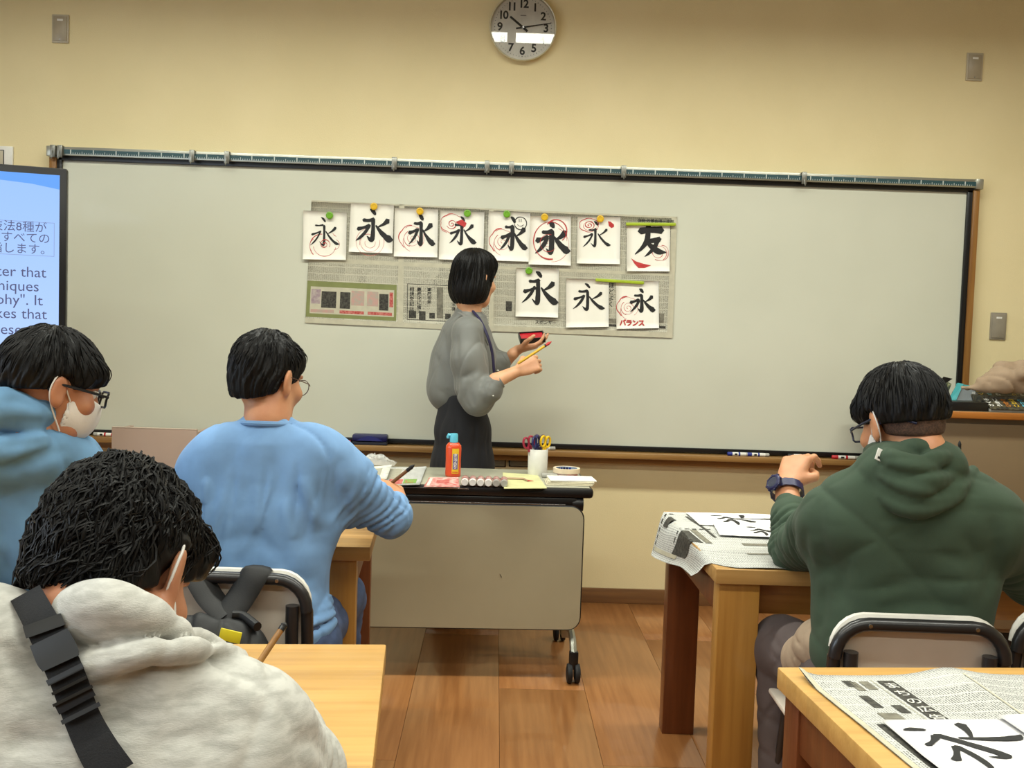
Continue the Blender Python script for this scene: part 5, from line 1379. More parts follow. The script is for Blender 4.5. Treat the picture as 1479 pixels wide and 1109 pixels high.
def glasses(H, parent, m, style='full', loops=True):
    w = H.w; G = MB()
    for sx in (-1, 1):
        if style == 'round': pts = [w(sx*(.033+.024*math.cos(a)), .110-.004*abs(math.cos(a)), .004+.021*math.sin(a)) for a in [2*PI*k/20 for k in range(20)]]
        else: pts = [w(sx*(.034+.026*max(-1, min(1, 1.35*math.cos(a)))), .110-.006*max(0, math.cos(a)), .004+.017*max(-1, min(1, 1.35*math.sin(a)))) for a in [2*PI*k/20 for k in range(20)]]
        r = .0011 if style == 'round' else .0024
        G.tube(pts, r, 6, closed=True)
        G.tube([w(sx*.060, .106, .010), w(sx*.074, .085, .011), w(sx*.082, .03, .012), w(sx*.084, -.008, .012), w(sx*.082, -.028, -.006)], r*1.15, 6)
    G.tube([w(-.009, .113, .008), w(0, .116, .011), w(.009, .113, .008)], r, 6)
    return G.build('glasses', m, parent)
def face_mask(H, parent, m):
    w = H.w; k = H.sc
    P = np.array([w(x, y, z) for x in (-.09, .09) for y in (.0, .14) for z in (-.13, .02)])
    B = SDF(P.min(0), P.max(0), .003)
    B.ell(w(0, .034, -.032), (.068*k, .070*k, .086*k), H.M, .01); B.ell(w(0, .072, -.040), (.038*k, .042*k, .050*k), H.M, .04)
    B.ell(w(0, .028, -.030), (.064*k, .066*k, .083*k), H.M, .004, 's'); 
    B.plane(w(0, .10, -.008), H.M @ np.array([0, .25, 1.]), .004); B.plane(w(0, .022, -.05), H.M @ np.array([0, -1., 0]), .004); B.plane(w(0, 0, -.112), H.M @ np.array([0, 0, -1.]), .004)
    o = B.mesh('face_mask', m, parent)
    for sx in (-1, 1):
        G = MB(); G.tube(smooth_line([w(sx*.066, .030, -.02), w(sx*.078, .006, .010), w(sx*.083, -.012, .030), w(sx*.089, -.022, .018), w(sx*.088, -.024, -.010), w(sx*.078, -.008, -.040), w(sx*.064, .026, -.085)], 5), .0016, 6)
        G.build('ear_loop', m, o)
    return o
M_skin = mat('skin', (206, 148, 108), .5, (196, 134, 96), scale=18, bump=.0002, bscale=300)
M_skin2 = mat('skin_deeper', (190, 132, 98), .5, (178, 118, 86), scale=18, bump=.0002, bscale=300)
M_skinp = mat('skin_pale', (216, 164, 126), .5, (206, 150, 112), scale=18, bump=.0002, bscale=300)
for m_ in (M_skin, M_skin2, M_skinp):
    b_ = m_.node_tree.nodes['Principled BSDF']; b_.inputs['Subsurface Weight'].default_value = .12; b_.inputs['Subsurface Radius'].default_value = (.012, .005, .003)
M_hair = mat('black_hair', (9, 8, 8), .5, (15, 13, 12), scale=160, stretch=(1, 1, .25), bump=.0006, bscale=320, spec=.22)
M_mask = mat('white_mask', (232, 228, 222), .8, bump=.0003, bscale=200)
def cloth(name, rgb, d=.93, weave=900, bump=.00025, rough=.9):
    return mat(name, rgb, rough, tuple(v*d for v in rgb), scale=14, bump=bump, bscale=weave, sheen=.03)
# ------------------------------------------------------------------ people
M_bshirt = cloth('light_blue_jersey', (122, 162, 208)); M_bhood = cloth('steel_blue_fleece', (104, 146, 182)); M_ghood = cloth('bottle_green_fleece', (58, 76, 58))
M_nhood = mat('heather_grey_fleece', (196, 195, 188), .95, (174, 173, 166), scale=70, stretch=(.6, .6, 2.0), bump=.0004, bscale=500, sheen=.2, lo=.38, hi=.6)
M_trou = cloth('grey_trousers', (92, 80, 78)); M_beigep = cloth('beige_cloth', (170, 148, 124)); M_jean = cloth('dark_trousers', (48, 50, 60))
M_blouse = mat('grey_satin_blouse', (112, 113, 108), .6, (104, 105, 100), scale=8, bump=.0002, bscale=600, sheen=.2); M_skirt = cloth('charcoal_skirt', (26, 26, 30))
def mid(a, b, t=.5): return np.array(a)*(1-t)+np.array(b)*t
def Vn(*a): return np.array(a, float)
def person(name_label, B, m):
    o = B.mesh('person', m); tag(o, name_label, 'person'); return o
def legs(T, hips, knees, ankles, m, parent, r=(.088, .062, .045), h=.007):
    P = np.array(hips+knees+ankles); S = SDF(P.min(0)-.13, P.max(0)+.12, h)
    S.cap(hips[0], hips[1], .105, .105, .04, axis=(0, 1, 0), ratio=.95)
    for a, b, c in zip(hips, knees, ankles):
        S.cap(a, b, r[0], r[1]+.006, .03); S.cap(b, c, r[1], r[2], .03)
    S.wrinkle(5, .004, .07, n=4)
    for c in ankles: S.plane((c[0], c[1], .055), (0, 0, -1)) if c is ankles[0] else None
    o = S.mesh('trousers', m, parent)
    return o
def shoes(ankles, yaw, m, parent):
    M = frame(yaw, 0)
    for a in ankles:
        c = np.array(a)*[1, 1, 0]; S = SDF(c-[.16, .16, .0], c+[.16, .2, .13], .006)
        S.cap(c+M @ Vn(0, -.03, .045), c+M @ Vn(0, .13, .030), .044, .036, .02); S.cap(c+[0, 0, .05], c+[0, 0, .09], .04, .042, .02)
        S.plane((0, 0, .003), (0, 0, -1)); o = S.mesh('shoe', m, parent)
M_shoe = mat('dark_shoe', (30, 30, 32), .5)

# ---- light blue shirt
def person_blue():
    hd = Head(J(384, 549, 2.43), frame(30, 14), .92)
    nb = J(386, 606, 2.40); ch = J(388, 690, 2.39); wa = J(383, 830, 2.37); pv = Vn(J(384, 900, 2.38)[0], 2.37, .52)
    sr, er, wr, hr = J(490, 668, 2.42), J(562, 744, 2.50), J(574, 722, 2.70), J(566, 700, 2.78)
    sl, el, wl_ = J(283, 672, 2.44), J(286, 775, 2.62), J(335, 760, 2.80)
    B = SDF(Vn(-.85, 2.2, .45), Vn(-.15, 2.95, 1.28), .004)
    hd.add(B)
    B.chain([hd.w(0, -.018, -.03), nb+Vn(0, .012, .035), nb, nb-Vn(0, 0, .06)], [.045, .046, .050, .05], .02)
    B.cap(ch, wa, .08, .07, .04, axis=(0, 1, 0), ratio=.6); B.cap(wa, pv, .07, .08, .04, axis=(0, 1, 0), ratio=.8)
    B.cap(sl, sr, .03, .03, .03)
    for s_, e_, w_ in ((sr, er, wr), (sl, el, wl_)):
        B.cap(s_, e_, .034, .030, .02); B.cap(e_, w_, .032, .024, .015)
    hand_sdf(B, wr, hr-wr+Vn(-.02, .04, .012), Vn(.55, -.45, .75), -1, [.75, .85, .9, .95], 1.0, .5)
    hand_sdf(B, wl_, Vn(.5, .8, -.1), Vn(0, 0, 1), 1, [.3, .3, .3, .3])
    P = person('person in a light blue long-sleeved shirt seated with round glasses, writing with a brush', B, M_skin)
    S = SDF(Vn(-.92, 2.12, .44), Vn(-.12, 2.82, 1.08), .005)
    ax = (.05, 1, 0)
    S.cap(J(330, 660, 2.40), J(440, 660, 2.40), .085, .085, .05, axis=ax, ratio=.9)
    S.cap(J(302, 678, 2.41), J(468, 676, 2.41), .066, .066, .05, axis=ax, ratio=1)
    S.cap(J(345, 740, 2.39), J(428, 740, 2.39), .118, .118, .06, axis=ax, ratio=.82)
    S.cap(J(352, 820, 2.37), J(410, 820, 2.37), .105, .105, .06, axis=ax, ratio=.88)
    S.cap(J(350, 900, 2.36), J(412, 900, 2.36), .125, .125, .06, axis=ax, ratio=.9)
    S.cap(nb-Vn(0, 0, .05), nb-Vn(0, 0, .012), .075, .054, .035)
    # right sleeve
    S.cap(J(470, 680, 2.41), J(508, 700, 2.44), .082, .072, .05); S.cap(J(500, 700, 2.43), er, .070, .056, .03)
    S.cap(J(480, 725, 2.43), J(505, 735, 2.46), .055, .045, .04)
    S.cap(er, mid(er, wr, .60), .056, .040, .02)
    S.cap(J(300, 690, 2.43), el, .075, .058, .04); S.cap(el, wl_, .056, .04, .02)
    # folds seen on the back
    for pts, w_, a in (([(309, 670), (303, 724), (296, 765)], .011, .009), ([(362, 690), (345, 733), (318, 765)], .012, .006), ([(460, 655), (475, 715), (468, 759), (470, 790)], .014, .013), ([(424, 700), (437, 750), (450, 792)], .012, .008),
                       ([(495, 660), (483, 697), (478, 750)], .009, .010), ([(301, 786), (362, 777), (410, 806)], .011, .006), ([(376, 755), (358, 799), (338, 822)], .011, .006), ([(430, 852), (460, 856), (478, 862)], .010, .011),
                       ([(395, 640), (402, 700), (398, 760)], .016, .004), ([(340, 640), (335, 690), (328, 730)], .016, .004), ([(400, 800), (420, 830), (455, 842)], .012, .007), ([(330, 830), (372, 822), (410, 838)], .012, .006), ([(445, 890), (462, 885), (476, 872)], .010, .008)): S.fold(pts, w_*1.15, a*1.7)
    for pts, w_, a in (([(436, 690), (450, 730), (458, 760)], .010, -.006), ([(300, 690), (296, 730)], .008, -.005), ([(380, 700), (372, 760), (352, 800)], .012, -.004), ([(410, 720), (424, 780)], .010, -.004)): S.fold(pts, w_*1.15, a*1.7)
    S.rings(J(506, 690, 2.44), er+(er-J(506, 690, 2.44))*.15, .09, 4, .010, 1); S.rings(er-(wr-er)*.35, mid(er, wr, .6), .085, 4, .009, 2)
    for pts in ([(470, 750), (500, 720), (515, 690)], [(478, 762), (515, 738), (530, 712)], [(500, 768), (530, 745), (545, 718)], [(492, 700), (500, 730), (492, 760)]):
        S.fold(pts, .008, .008)
    S.rings(J(380, 870, 2.36), J(384, 930, 2.36), .17, 1.7, .016, 4)
    S.wrinkle(11, .0045, .11, (1, 1, .35), n=4)
    # collar band
    c0 = nb+Vn(0, -.0, -.004)
    S.mix((slice(None),)*3, np.full(1, 1, F32), 0) if False else None
    o = S.mesh('shirt', M_bshirt, P)
    cr_ = MB().tube([np.array(c0)+[.059*math.cos(a), .058*math.sin(a), .006*math.sin(a)*-1-.006] for a in [2*PI*k/28 for k in range(28)]], .0065, 8, closed=True).build('collar', M_bshirt, P)
    hair_obj(hd, 'short', 3, P, .001)
    hd.eyes(P); glasses(hd, P, mat('thin_glasses_metal', (90, 70, 66), .3, metal=.6), 'round')
    hips = [Vn(pv[0]-.08, 2.36, .50), Vn(pv[0]+.08, 2.36, .50)]; kn = [Vn(pv[0]-.12, 2.78, .50), Vn(pv[0]+.12, 2.78, .50)]; an = [Vn(pv[0]-.13, 2.80, .09), Vn(pv[0]+.13, 2.80, .09)]
    legs(None, hips, kn, an, mat('blue_jeans', (70, 86, 120), .9, (60, 74, 104), scale=40), P); shoes(an, 0, M_shoe, P)
    return hd, er, wr, hr
HB = person_blue()
M_bamboo = mat('bamboo_handle', (168, 122, 62), .45, (140, 96, 44), scale=30); M_bamd = mat('dark_bamboo_handle', (120, 84, 48), .45)
def brush(a, b, label, m, tipm, r=.0042, tipl=.022, tip_at_b=True, parent=None):
    """a far end, b bristle end"""
    a, b = Vector(a), Vector(b); d = (b-a).normalized(); t = tag(empty('calligraphy_brush'), label, 'brush')
    MB().tube([a, a+d*.004, b-d*tipl], [r*.7, r, r*.95], 10).build('handle', m, t)
    MB().tube([b-d*(tipl+.006), b-d*tipl], [r*1.08, r*1.08], 10).build('ferrule', M_black, t)
    MB().tube([b-d*tipl, b-d*tipl*.6, b-d*tipl*.25, b], [r*.9, r*1.15, r*.7, r*.1], 10).build('bristles', tipm, t)
    return t
brush(J(551, 709, 2.78), J(599, 671, 2.76), 'slim brown brush with black tip held up by the light blue sleeve\'s hand', M_bamd, M_ink, .0052)

# ---- green hoodie
def person_green():
    hd = Head(J(1303, 610, 2.13), frame(-17, 22, -4), .94)
    nb = J(1316, 668, 2.10)
    sl, el, wl_ = J(1205, 745, 2.14), J(1148, 790, 2.45), J(1136, 706, 2.60)
    sr, er, wr = J(1425, 748, 2.12), J(1492, 838, 2.36), J(1400, 790, 2.64)
    pv = Vn(.875, 2.16, .52)
    B = SDF(Vn(.5, 1.98, .45), Vn(1.35, 2.85, 1.28), .004)
    hd.add(B)
    B.chain([hd.w(0, -.022, -.03), hd.w(0, -.032, -.085), nb, nb-Vn(0, 0, .08)], [.052, .050, .050, .045], .015)
    B.cap(J(1315, 760, 2.15), J(1312, 880, 2.15), .09, .08, .04, axis=(0, 1, 0), ratio=.6); B.cap(J(1312, 880, 2.15), pv, .08, .08, .04)
    B.cap(sl, sr, .03, .03, .03)
    for s_, e_, w_ in ((sr, er, wr), (sl, el, wl_)):
        B.cap(s_, e_, .038, .036, .02); B.cap(e_, w_, .040, .030, .015)
    fa = wl_-el; fa /= np.linalg.norm(fa)
    hand_sdf(B, wl_+fa*.01, Vn(.36, .42, .60), Vn(-.62, -.55, .55), 1, [.62, .75, .9, 1.0], 1.05, .9)
    hand_sdf(B, wr, Vn(-.1, .5, .2), Vn(.4, -.2, .8), 1, [.8, .85, .9, .95], 1.0)
    P = person('person in a dark green hoodie with dark glasses and a wristwatch, seated at right', B, M_skin)
    S = SDF(Vn(.46, 1.93, .47), Vn(1.42, 2.74, 1.12), .005); ax = (0, 1, 0)
    S.cap(J(1255, 735, 2.11), J(1385, 735, 2.11), .095, .095, .05, axis=ax, ratio=.95)
    S.cap(J(1222, 752, 2.12), J(1415, 752, 2.12), .078, .078, .05)
    S.cap(J(1265, 800, 2.13), J(1355, 800, 2.13), .132, .135, .06, axis=ax, ratio=.85)
    S.cap(J(1260, 870, 2.13), J(1342, 870, 2.13), .124, .128, .06, axis=ax, ratio=.9)
    S.cap(J(1250, 935, 2.12), J(1345, 935, 2.12), .120, .122, .05, axis=ax, ratio=.95)
    S.cap(J(1215, 758, 2.14), el, .092, .062, .04); S.cap(el, mid(el, wl_, .62), .064, .049, .02)
    S.cap(J(1418, 758, 2.12), er, .090, .066, .04); S.cap(er, mid(er, wr, .85), .064, .045, .02)
    # hood lying on the back: thick rolls
    S.cap(J(1285, 690, 2.07), J(1350, 684, 2.07), .074, .072, .03, axis=ax, ratio=.8)
    S.cap(J(1285, 684, 2.10), J(1340, 682, 2.10), .066, .066, .02); S.cap(J(1292, 664, 2.05), J(1342, 664, 2.055), .040, .040, .015)
    S.roll([J(1250, 668, 2.14), J(1262, 692, 2.06), J(1300, 724, 2.012), J(1335, 730, 2.005), J(1380, 708, 2.03), J(1404, 682, 2.10)], [.020, .028, .030, .030, .028, .018], .002)
    S.roll([J(1258, 655, 2.16), J(1275, 678, 2.04), J(1315, 700, 1.998), J(1352, 696, 2.0), J(1386, 678, 2.07)], [.018, .026, .029, .026, .016], .002)
    S.roll([J(1260, 648, 2.16), J(1285, 662, 2.025), J(1322, 670, 1.998), J(1358, 664, 2.03), J(1378, 654, 2.10)], [.018, .024, .026, .024, .016], .002)
    S.roll([J(1258, 658, 2.22), J(1268, 652, 2.12), J(1308, 650, 2.045), J(1344, 652, 2.07), J(1372, 668, 2.17)], [.016, .022, .026, .024, .016], .003)
    for pts, w_, a in (([(1183, 714), (1178, 761), (1188, 808), (1186, 836)], .012, .010), ([(1192, 799), (1208, 836), (1200, 870)], .014, .008), ([(1190, 841), (1186, 878), (1178, 930)], .012, .007), ([(1248, 858), (1328, 838), (1399, 848)], .016, .006),
                       ([(1352, 799), (1399, 810), (1436, 803)], .014, .006), ([(1432, 742), (1440, 780), (1436, 827), (1424, 869)], .013, .010), ([(1230, 800), (1215, 840), (1222, 880)], .018, .005), ([(1260, 880), (1330, 872), (1410, 880)], .014, .006),
                       ([(1136, 790), (1128, 770), (1132, 745)], .008, .007), ([(1150, 812), (1142, 790), (1146, 760)], .009, .008), ([(1172, 815), (1160, 792), (1164, 765)], .009, .008), ([(1118, 770), (1120, 750)], .007, .006), ([(1390, 770), (1410, 800), (1412, 850)], .018, .006),
                       ([(1232, 672), (1268, 708), (1333, 732), (1399, 714), (1412, 690)], .008, .007), ([(1258, 678), (1305, 690), (1352, 702), (1404, 688)], .006, .010), ([(1272, 662), (1328, 660), (1380, 666)], .005, .008), ([(1340, 700), (1370, 712), (1396, 704)], .006, .007)): S.fold(pts, w_*1.1, a*1.5)
    S.rings(J(1190, 765, 2.2), el, .10, 3.5, .014, 3); S.rings(el-(wl_-el)*.2, mid(el, wl_, .6), .09, 3.5, .014, 5); S.rings(J(1440, 775, 2.2), er, .1, 3, .014, 6)
    S.wrinkle(21, .004, .17, (.6, 1, 1.2), n=3)
    S.plane((0, 0, .505), (0, 0, -1))
    S_tag = S.seen(1271, 657); M_wtf = mat('navy_frames', (26, 30, 60), .3)
    S.mesh('hoodie', M_ghood, P)
    tp = S_tag-np.array(ray(1271, 657))*.004 if S_tag is not None else J(1272, 657, 1.985)
    tg = MB().box(-.0085, .0085, -.0012, .0012, -.0125, .0125, .0004, mat4(tp, frame(-12, 12, 24))).build('hood_label', M_white, P)
    MB().box(-.004, .004, -.0016, -.0011, -.009, -.004, 0, mat4(tp, frame(-12, 12, 24))).build('label_print', M_ink, tg)
    MB().tube(smooth_line([hd.w(-.085, -.012, .014), hd.w(-.079, -.035, .010), hd.w(-.066, -.066, -.004), hd.w(-.042, -.092, -.026)]), [.0022]*6+[.0036]*8+[.0028]*5, 8).build('temple_tip', M_wtf, P)
    h_ = hair_obj(hd, 'bowl', 5, P, .005, locks=900)
    # shaved sides below the mop
    F = SDF(hd.o-.14, hd.o+.14, .004); F.ell(hd.w(0, -.008, .035), (.0765*.94, .0965*.94, .0885*.94), hd.M, .01); F.ell(hd.w(0, -.035, -.02), (.064*.94, .062*.94, .06*.94), hd.M, .03)
    F.ell(hd.w(0, .10, -.045), (.10, .10, .10), hd.M, .01, 's'); F.plane(hd.w(0, -.09, -.060), hd.M @ Vn(0, .4, -1), .01)
    for sx in (-1, 1): F.ell(hd.w(sx*.09, .012, -.02), (.028, .034, .04), hd.M, .01, 's')
    F.mesh('shaved_hair', mat('shaved_hair', (92, 66, 50), .8, (58, 42, 34), scale=300), h_)
    hd.eyes(P); glasses(hd, P, mat('navy_frames', (26, 30, 60), .3), 'full'); face_mask(hd, P, M_mask)
    # wristwatch
    c = mid(el, wl_, .96); d = fa; u = np.cross(d, [0, 0, 1.]); u /= np.linalg.norm(u); v = np.cross(u, d)
    bd = MB(); ring_ = [c+(u*math.cos(a)*.040+v*math.sin(a)*.036) for a in [2*PI*k/28 for k in range(28)]]
    M_wt = mat('navy_resin', (28, 30, 74), .4)
    vs = []; fs = []
    for i, p in enumerate(ring_):
        o_ = (p-c)/np.linalg.norm(p-c)
        th_ = .003 if i % 2 else .0045
        for a_, b_ in ((-.012, 0), (.012, 0), (.012, th_), (-.012, th_)): vs.append(p+d*a_+o_*b_)
    n = len(ring_)
    for i in range(n):
        j = (i+1) % n
        for q in range(4): fs.append((i*4+q, i*4+(q+1) % 4, j*4+(q+1) % 4, j*4+q))
    W_ = MB().add(vs, fs).build('wristwatch', M_wt, P)
    fc = c+(-u*.78+v*.62)*.044 if (-u)[0] < 0 else c+(u*.78+v*.62)*.044
    o_ = fc-c; o_ /= np.linalg.norm(o_); t_ = np.cross(d, o_)
    Mw = np.stack([t_, d, o_], 1)
    MB().lathe([(0, -.002), (.021, -.002), (.0235, .002), (.0235, .007), (.020, .0105), (.016, .011), (.015, .0095), (0, .0095)], 28, mat4(fc, Mw)).build('watch_case', M_wt, W_)
    for q in range(8): MB().box(.018, .026, -.003, .003, .001, .008, .001, mat4(fc, Mw) @ Matrix.Rotation(q*PI/4, 4, 'Z')).build('bezel_lug', M_wt, W_)
    MB().lathe([(0, .0096), (.0148, .0096), (.0148, .0100), (0, .0100)], 24, mat4(fc, Mw)).build('watch_dial', mat('watch_dial', (60, 66, 84), .2), W_)
    # trousers
    hips = [Vn(.80, 2.14, .52), Vn(.95, 2.14, .52)]; kn = [Vn(.735, 2.43, .505), Vn(1.07, 2.50, .50)]; an = [Vn(.735, 2.36, .09), Vn(1.08, 2.46, .09)]
    legs(None, hips, kn, an, M_trou, P, (.092, .068, .056)); shoes(an, -8, M_shoe, P)
    # beige tail of an inner shirt over the thigh
    S = SDF(Vn(.60, 1.98, .40), Vn(.86, 2.36, .70), .005)
    S.chain([Vn(.80, 2.10, .62), Vn(.755, 2.18, .585), Vn(.735, 2.24, .535)], [.060, .064, .060], .02); S.cap(Vn(.745, 2.13, .505), Vn(.77, 2.10, .46), .045, .035, .01)
    S.groove([Vn(.70, 2.1, .55), Vn(.74, 2.08, .535), Vn(.80, 2.05, .54)], .010, .014); S.wrinkle(4, .004, .05, n=4)
    S.mesh('shirt_tail', M_beigep, P)
person_green()
brush(J(1386, 790, 2.70), J(1386, 636, 2.70), 'upright brush whose dark tip shows above the green hoodie\'s right shoulder', M_bamboo, M_ink, .0042, .018)

# ---- grey hoodie, nearest the camera
def person_grey():
    hd = Head(J(165, 826, 1.075), frame(12, 40, -3), .92)
    nb = J(178, 918, 1.02)
    sr, er, wr = J(385, 1085, 1.00), Vn(-.222, 1.12, .75), Vn(-.27, 1.34, .735)
    sl, el, wl_ = J(-75, 985, .98), Vn(-.66, 1.16, .755), Vn(-.50, 1.36, .735)
    pv = Vn(-.385, .90, .50)
    B = SDF(Vn(-.80, .78, .45), Vn(.02, 1.50, 1.20), .0038)
    hd.add(B)
    B.chain([hd.w(0, -.022, -.02), hd.w(0, -.040, -.070), nb, nb-Vn(0, .02, .10)], [.046, .046, .048, .045], .015)
    B.cap(Vn(-.385, 1.0, .80), Vn(-.385, .96, .62), .08, .08, .04, axis=(0, 1, 0), ratio=.6); B.cap(sl, sr, .028, .028, .03); B.cap(Vn(-.385, .96, .62), pv, .08, .08, .04)
    for s_, e_, w_ in ((sr, er, wr), (sl, el, wl_)): B.cap(s_, e_, .035, .035, .02); B.cap(e_, w_, .04, .028, .015)
    hand_sdf(B, wr, Vn(-.45, .8, .12), Vn(.3, -.1, .9), -1, [.65, .75, .85, .9]); hand_sdf(B, wl_, Vn(.4, .9, -.05), Vn(0, 0, 1), 1, [.2, .2, .25, .3])
    P = person('person in a light grey hoodie with black cross-body strap, nearest the camera', B, M_skin2)
    S = SDF(Vn(-.86, .76, .50), Vn(.06, 1.40, 1.03), .0037); ax = (0, 1, 0)
    S.cap(J(60, 1060, .985), J(250, 1070, .985), .092, .088, .05, axis=ax, ratio=.85)
    S.cap(J(-45, 1040, .98), J(320, 1090, .99), .078, .072, .06)
    S.cap(Vn(-.46, .96, .74), Vn(-.31, .96, .74), .13, .13, .06, axis=ax, ratio=.85); S.cap(Vn(-.46, .93, .60), Vn(-.31, .93, .60), .13, .13, .06)
    S.cap(J(350, 1080, 1.0), er, .078, .064, .04); S.cap(er, mid(er, wr, .9), .062, .045, .02)
    S.cap(J(-65, 985, .98), el, .080, .064, .04); S.cap(el, mid(el, wl_, .9), .062, .045, .02)
    S.cap(J(-20, 930, .98), J(-70, 960, .98), .055, .06, .05)
    # hood
    S.roll([J(85, 965, 1.04), J(150, 968, .990), J(222, 985, .980), J(295, 1004, 1.02)], [.044, .050, .046, .034], .02)
    S.roll([J(75, 1010, .965), J(150, 1030, .952), J(240, 1018, .950), J(320, 1000, .985), J(362, 988, 1.03)], [.022, .026, .025, .018, .012], .015)
    S.roll([J(84, 902, 1.03), J(108, 888, .985), J(150, 886, .958), J(200, 893, .955), J(248, 908, .972), J(292, 926, 1.01), J(322, 938, 1.05)], [.018, .028, .033, .026, .017, .012, .008], .003)
    S.roll([J(60, 1000, .97), J(122, 968, .936), J(196, 948, .930), J(256, 940, .945), J(305, 940, .985), J(346, 950, 1.04)], [.018, .019, .018, .015, .013, .010], .002)
    for pts, w_, a in (([(120, 958), (190, 936), (250, 930)], .003, .003), ([(194, 972), (176, 1000), (154, 1030)], .008, .008),
                       ([(0, 862), (26, 884), (60, 940), (78, 975)], .009, .010), ([(0, 929), (40, 968), (101, 1056)], .009, .010), ([(0, 1067), (50, 1066), (110, 1052)], .010, .010), ([(309, 948), (335, 952), (346, 975)], .008, .008),
                       ([(430, 1075), (455, 1068), (474, 1080), (480, 1105)], .009, .010), ([(230, 1010), (300, 1000), (370, 1030)], .018, .005), ([(300, 1060), (350, 1040), (400, 1060)], .016, .005), ([(90, 900), (150, 908), (220, 918)], .014, .004), ([(210, 1080), (270, 1060), (330, 1090)], .014, .005)): S.fold(pts, w_*.75, a*1.1)
    S.rings(J(400, 1060, 1.0), er, .09, 4, .012, 2)
    S.wrinkle(33, .004, .13, (1, 1, .8), n=4)
    S.mesh('hoodie', M_nhood, P)
    hair_obj(hd, 'curly', 9, P, .001, h=.0025, locks=4600)
    hd.eyes(P); face_mask(hd, P, M_mask)
    # strap laid on the cloth: project the strap line on to the surface
    import mathutils
    dg = bpy.context.evaluated_depsgraph_get()
    ho = [c for c in P.children if c.name.startswith('hoodie')][0]
    bv = mathutils.bvhtree.BVHTree.FromPolygons([v.co for v in ho.data.vertices], [p.vertices[:] for p in ho.data.polygons])
    def hit(px, py, lift):
        d = ray(px, py).normalized(); h_, n_, _, _ = bv.ray_cast(CAM+d*.4, d)
        if h_ is None: return None
        return h_-d*lift
    prof = []
    def strap(cen, widths, lift, th, name, m, parent, nc=5):
        vs = []; C = smooth_line([(c[0], c[1], w_) for c, w_ in zip(cen, widths)], 6); rows = []; ys = []; cr = []
        for i, c in enumerate(C):
            a, b = C[max(0, i-1)], C[min(len(C)-1, i+1)]; t = Vector((b.x-a.x, b.y-a.y)).normalized(); nn = Vector((-t.y, t.x))
            pp = [(c.x+nn.x*(k/(nc-1)-.5)*c.z, c.y+nn.y*(k/(nc-1)-.5)*c.z) for k in range(nc)]; cr.append(pp)
            if parent is P:
                hs = [hit(x, y, 0) for x, y in pp]; hs = [h_.y for h_ in hs if h_ is not None]
                ys.append(min(hs) if hs else (ys[-1] if ys else .95))
            else: ys.append(float(np.interp(c.y, [q[0] for q in prof], [q[1] for q in prof])))
        if parent is P:
            for _ in range(40):
                for i in range(1, len(ys)-1): ys[i] = min(ys[i], (ys[i-1]+ys[i+1])/2+.00015)
            for _ in range(4):
                for i in range(1, len(ys)-1): ys[i] = (ys[i-1]+2*ys[i]+ys[i+1])/4
            prof.extend((c.y, y_) for c, y_ in zip(C, ys))
        for pp, y_ in zip(cr, ys):
            row = []
            for x, y in pp:
                dd = ray(x, y); row.append(CAM+dd*((y_-lift)/dd.y))
            rows.append(row)
        g_ = rows
        N = len(rows)*nc
        for off in (0, th):
            for r in g_:
                for p in r: vs.append(p-(CAM-p).normalized()*off)
        fs = []
        for i in range(len(rows)-1):
            for k in range(nc-1):
                a = i*nc+k; fs.append((a, a+1, a+nc+1, a+nc)); fs.append((N+a, N+a+nc, N+a+nc+1, N+a+1))
        bd = [k for k in range(nc)]+[i*nc+nc-1 for i in range(1, len(rows))]+[(len(rows)-1)*nc+k for k in range(nc-2, -1, -1)]+[i*nc for i in range(len(rows)-2, 0, -1)]
        for k in range(len(bd)): a, b = bd[k], bd[(k+1) % len(bd)]; fs.append((a, N+a, N+b, b))
        return MB().add(vs, fs).build(name, m, parent)
    M_web = mat('black_webbing', (24, 24, 25), .75, (16, 16, 17), scale=400, bump=.0004, bscale=700)
    st = strap([(36, 856), (52, 885), (78, 935), (100, 985), (118, 1035), (140, 1080), (165, 1120)], [48, 50, 54, 54, 54, 60, 66], .003, .003, 'cross_body_strap', M_web, P)
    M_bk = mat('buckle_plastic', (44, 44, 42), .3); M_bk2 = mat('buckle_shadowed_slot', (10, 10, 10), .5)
    strap([(60, 895), (66, 912)], [58, 60], .0085, .005, 'buckle_slider', M_bk, st, 3)
    strap([(70, 920), (82, 945), (88, 958)], [60, 64, 58], .010, .007, 'buckle_body', M_bk, st, 3)
    strap([(92, 970), (96, 978)], [58, 58], .009, .005, 'buckle_bar', M_bk, st, 3)
    strap([(99, 988), (101, 992)], [56, 56], .010, .006, 'buckle_bar', M_bk, st, 3)
    strap([(104, 1003), (112, 1018)], [60, 60], .0085, .004, 'buckle_adjuster', M_bk2, st, 3)
    strap([(104, 1003), (106, 1007)], [64, 64], .012, .006, 'buckle_bar', M_bk, st, 3)
    strap([(115, 1027), (118, 1033)], [62, 62], .012, .006, 'buckle_bar', M_bk, st, 3)
    hips = [Vn(-.46, .90, .51), Vn(-.31, .90, .51)]; kn = [Vn(-.50, 1.32, .50), Vn(-.27, 1.32, .50)]; an = [Vn(-.50, 1.33, .09), Vn(-.27, 1.33, .09)]
    legs(None, hips, kn, an, M_jean, P); shoes(an, 0, M_shoe, P)
person_grey()
brush(J(362, 975, 1.34), J(413, 899, 1.40), 'golden brown brush with dark end rising over the bare pale desk, beside the grey hoodie', M_bamboo, M_ink, .0046, .008)

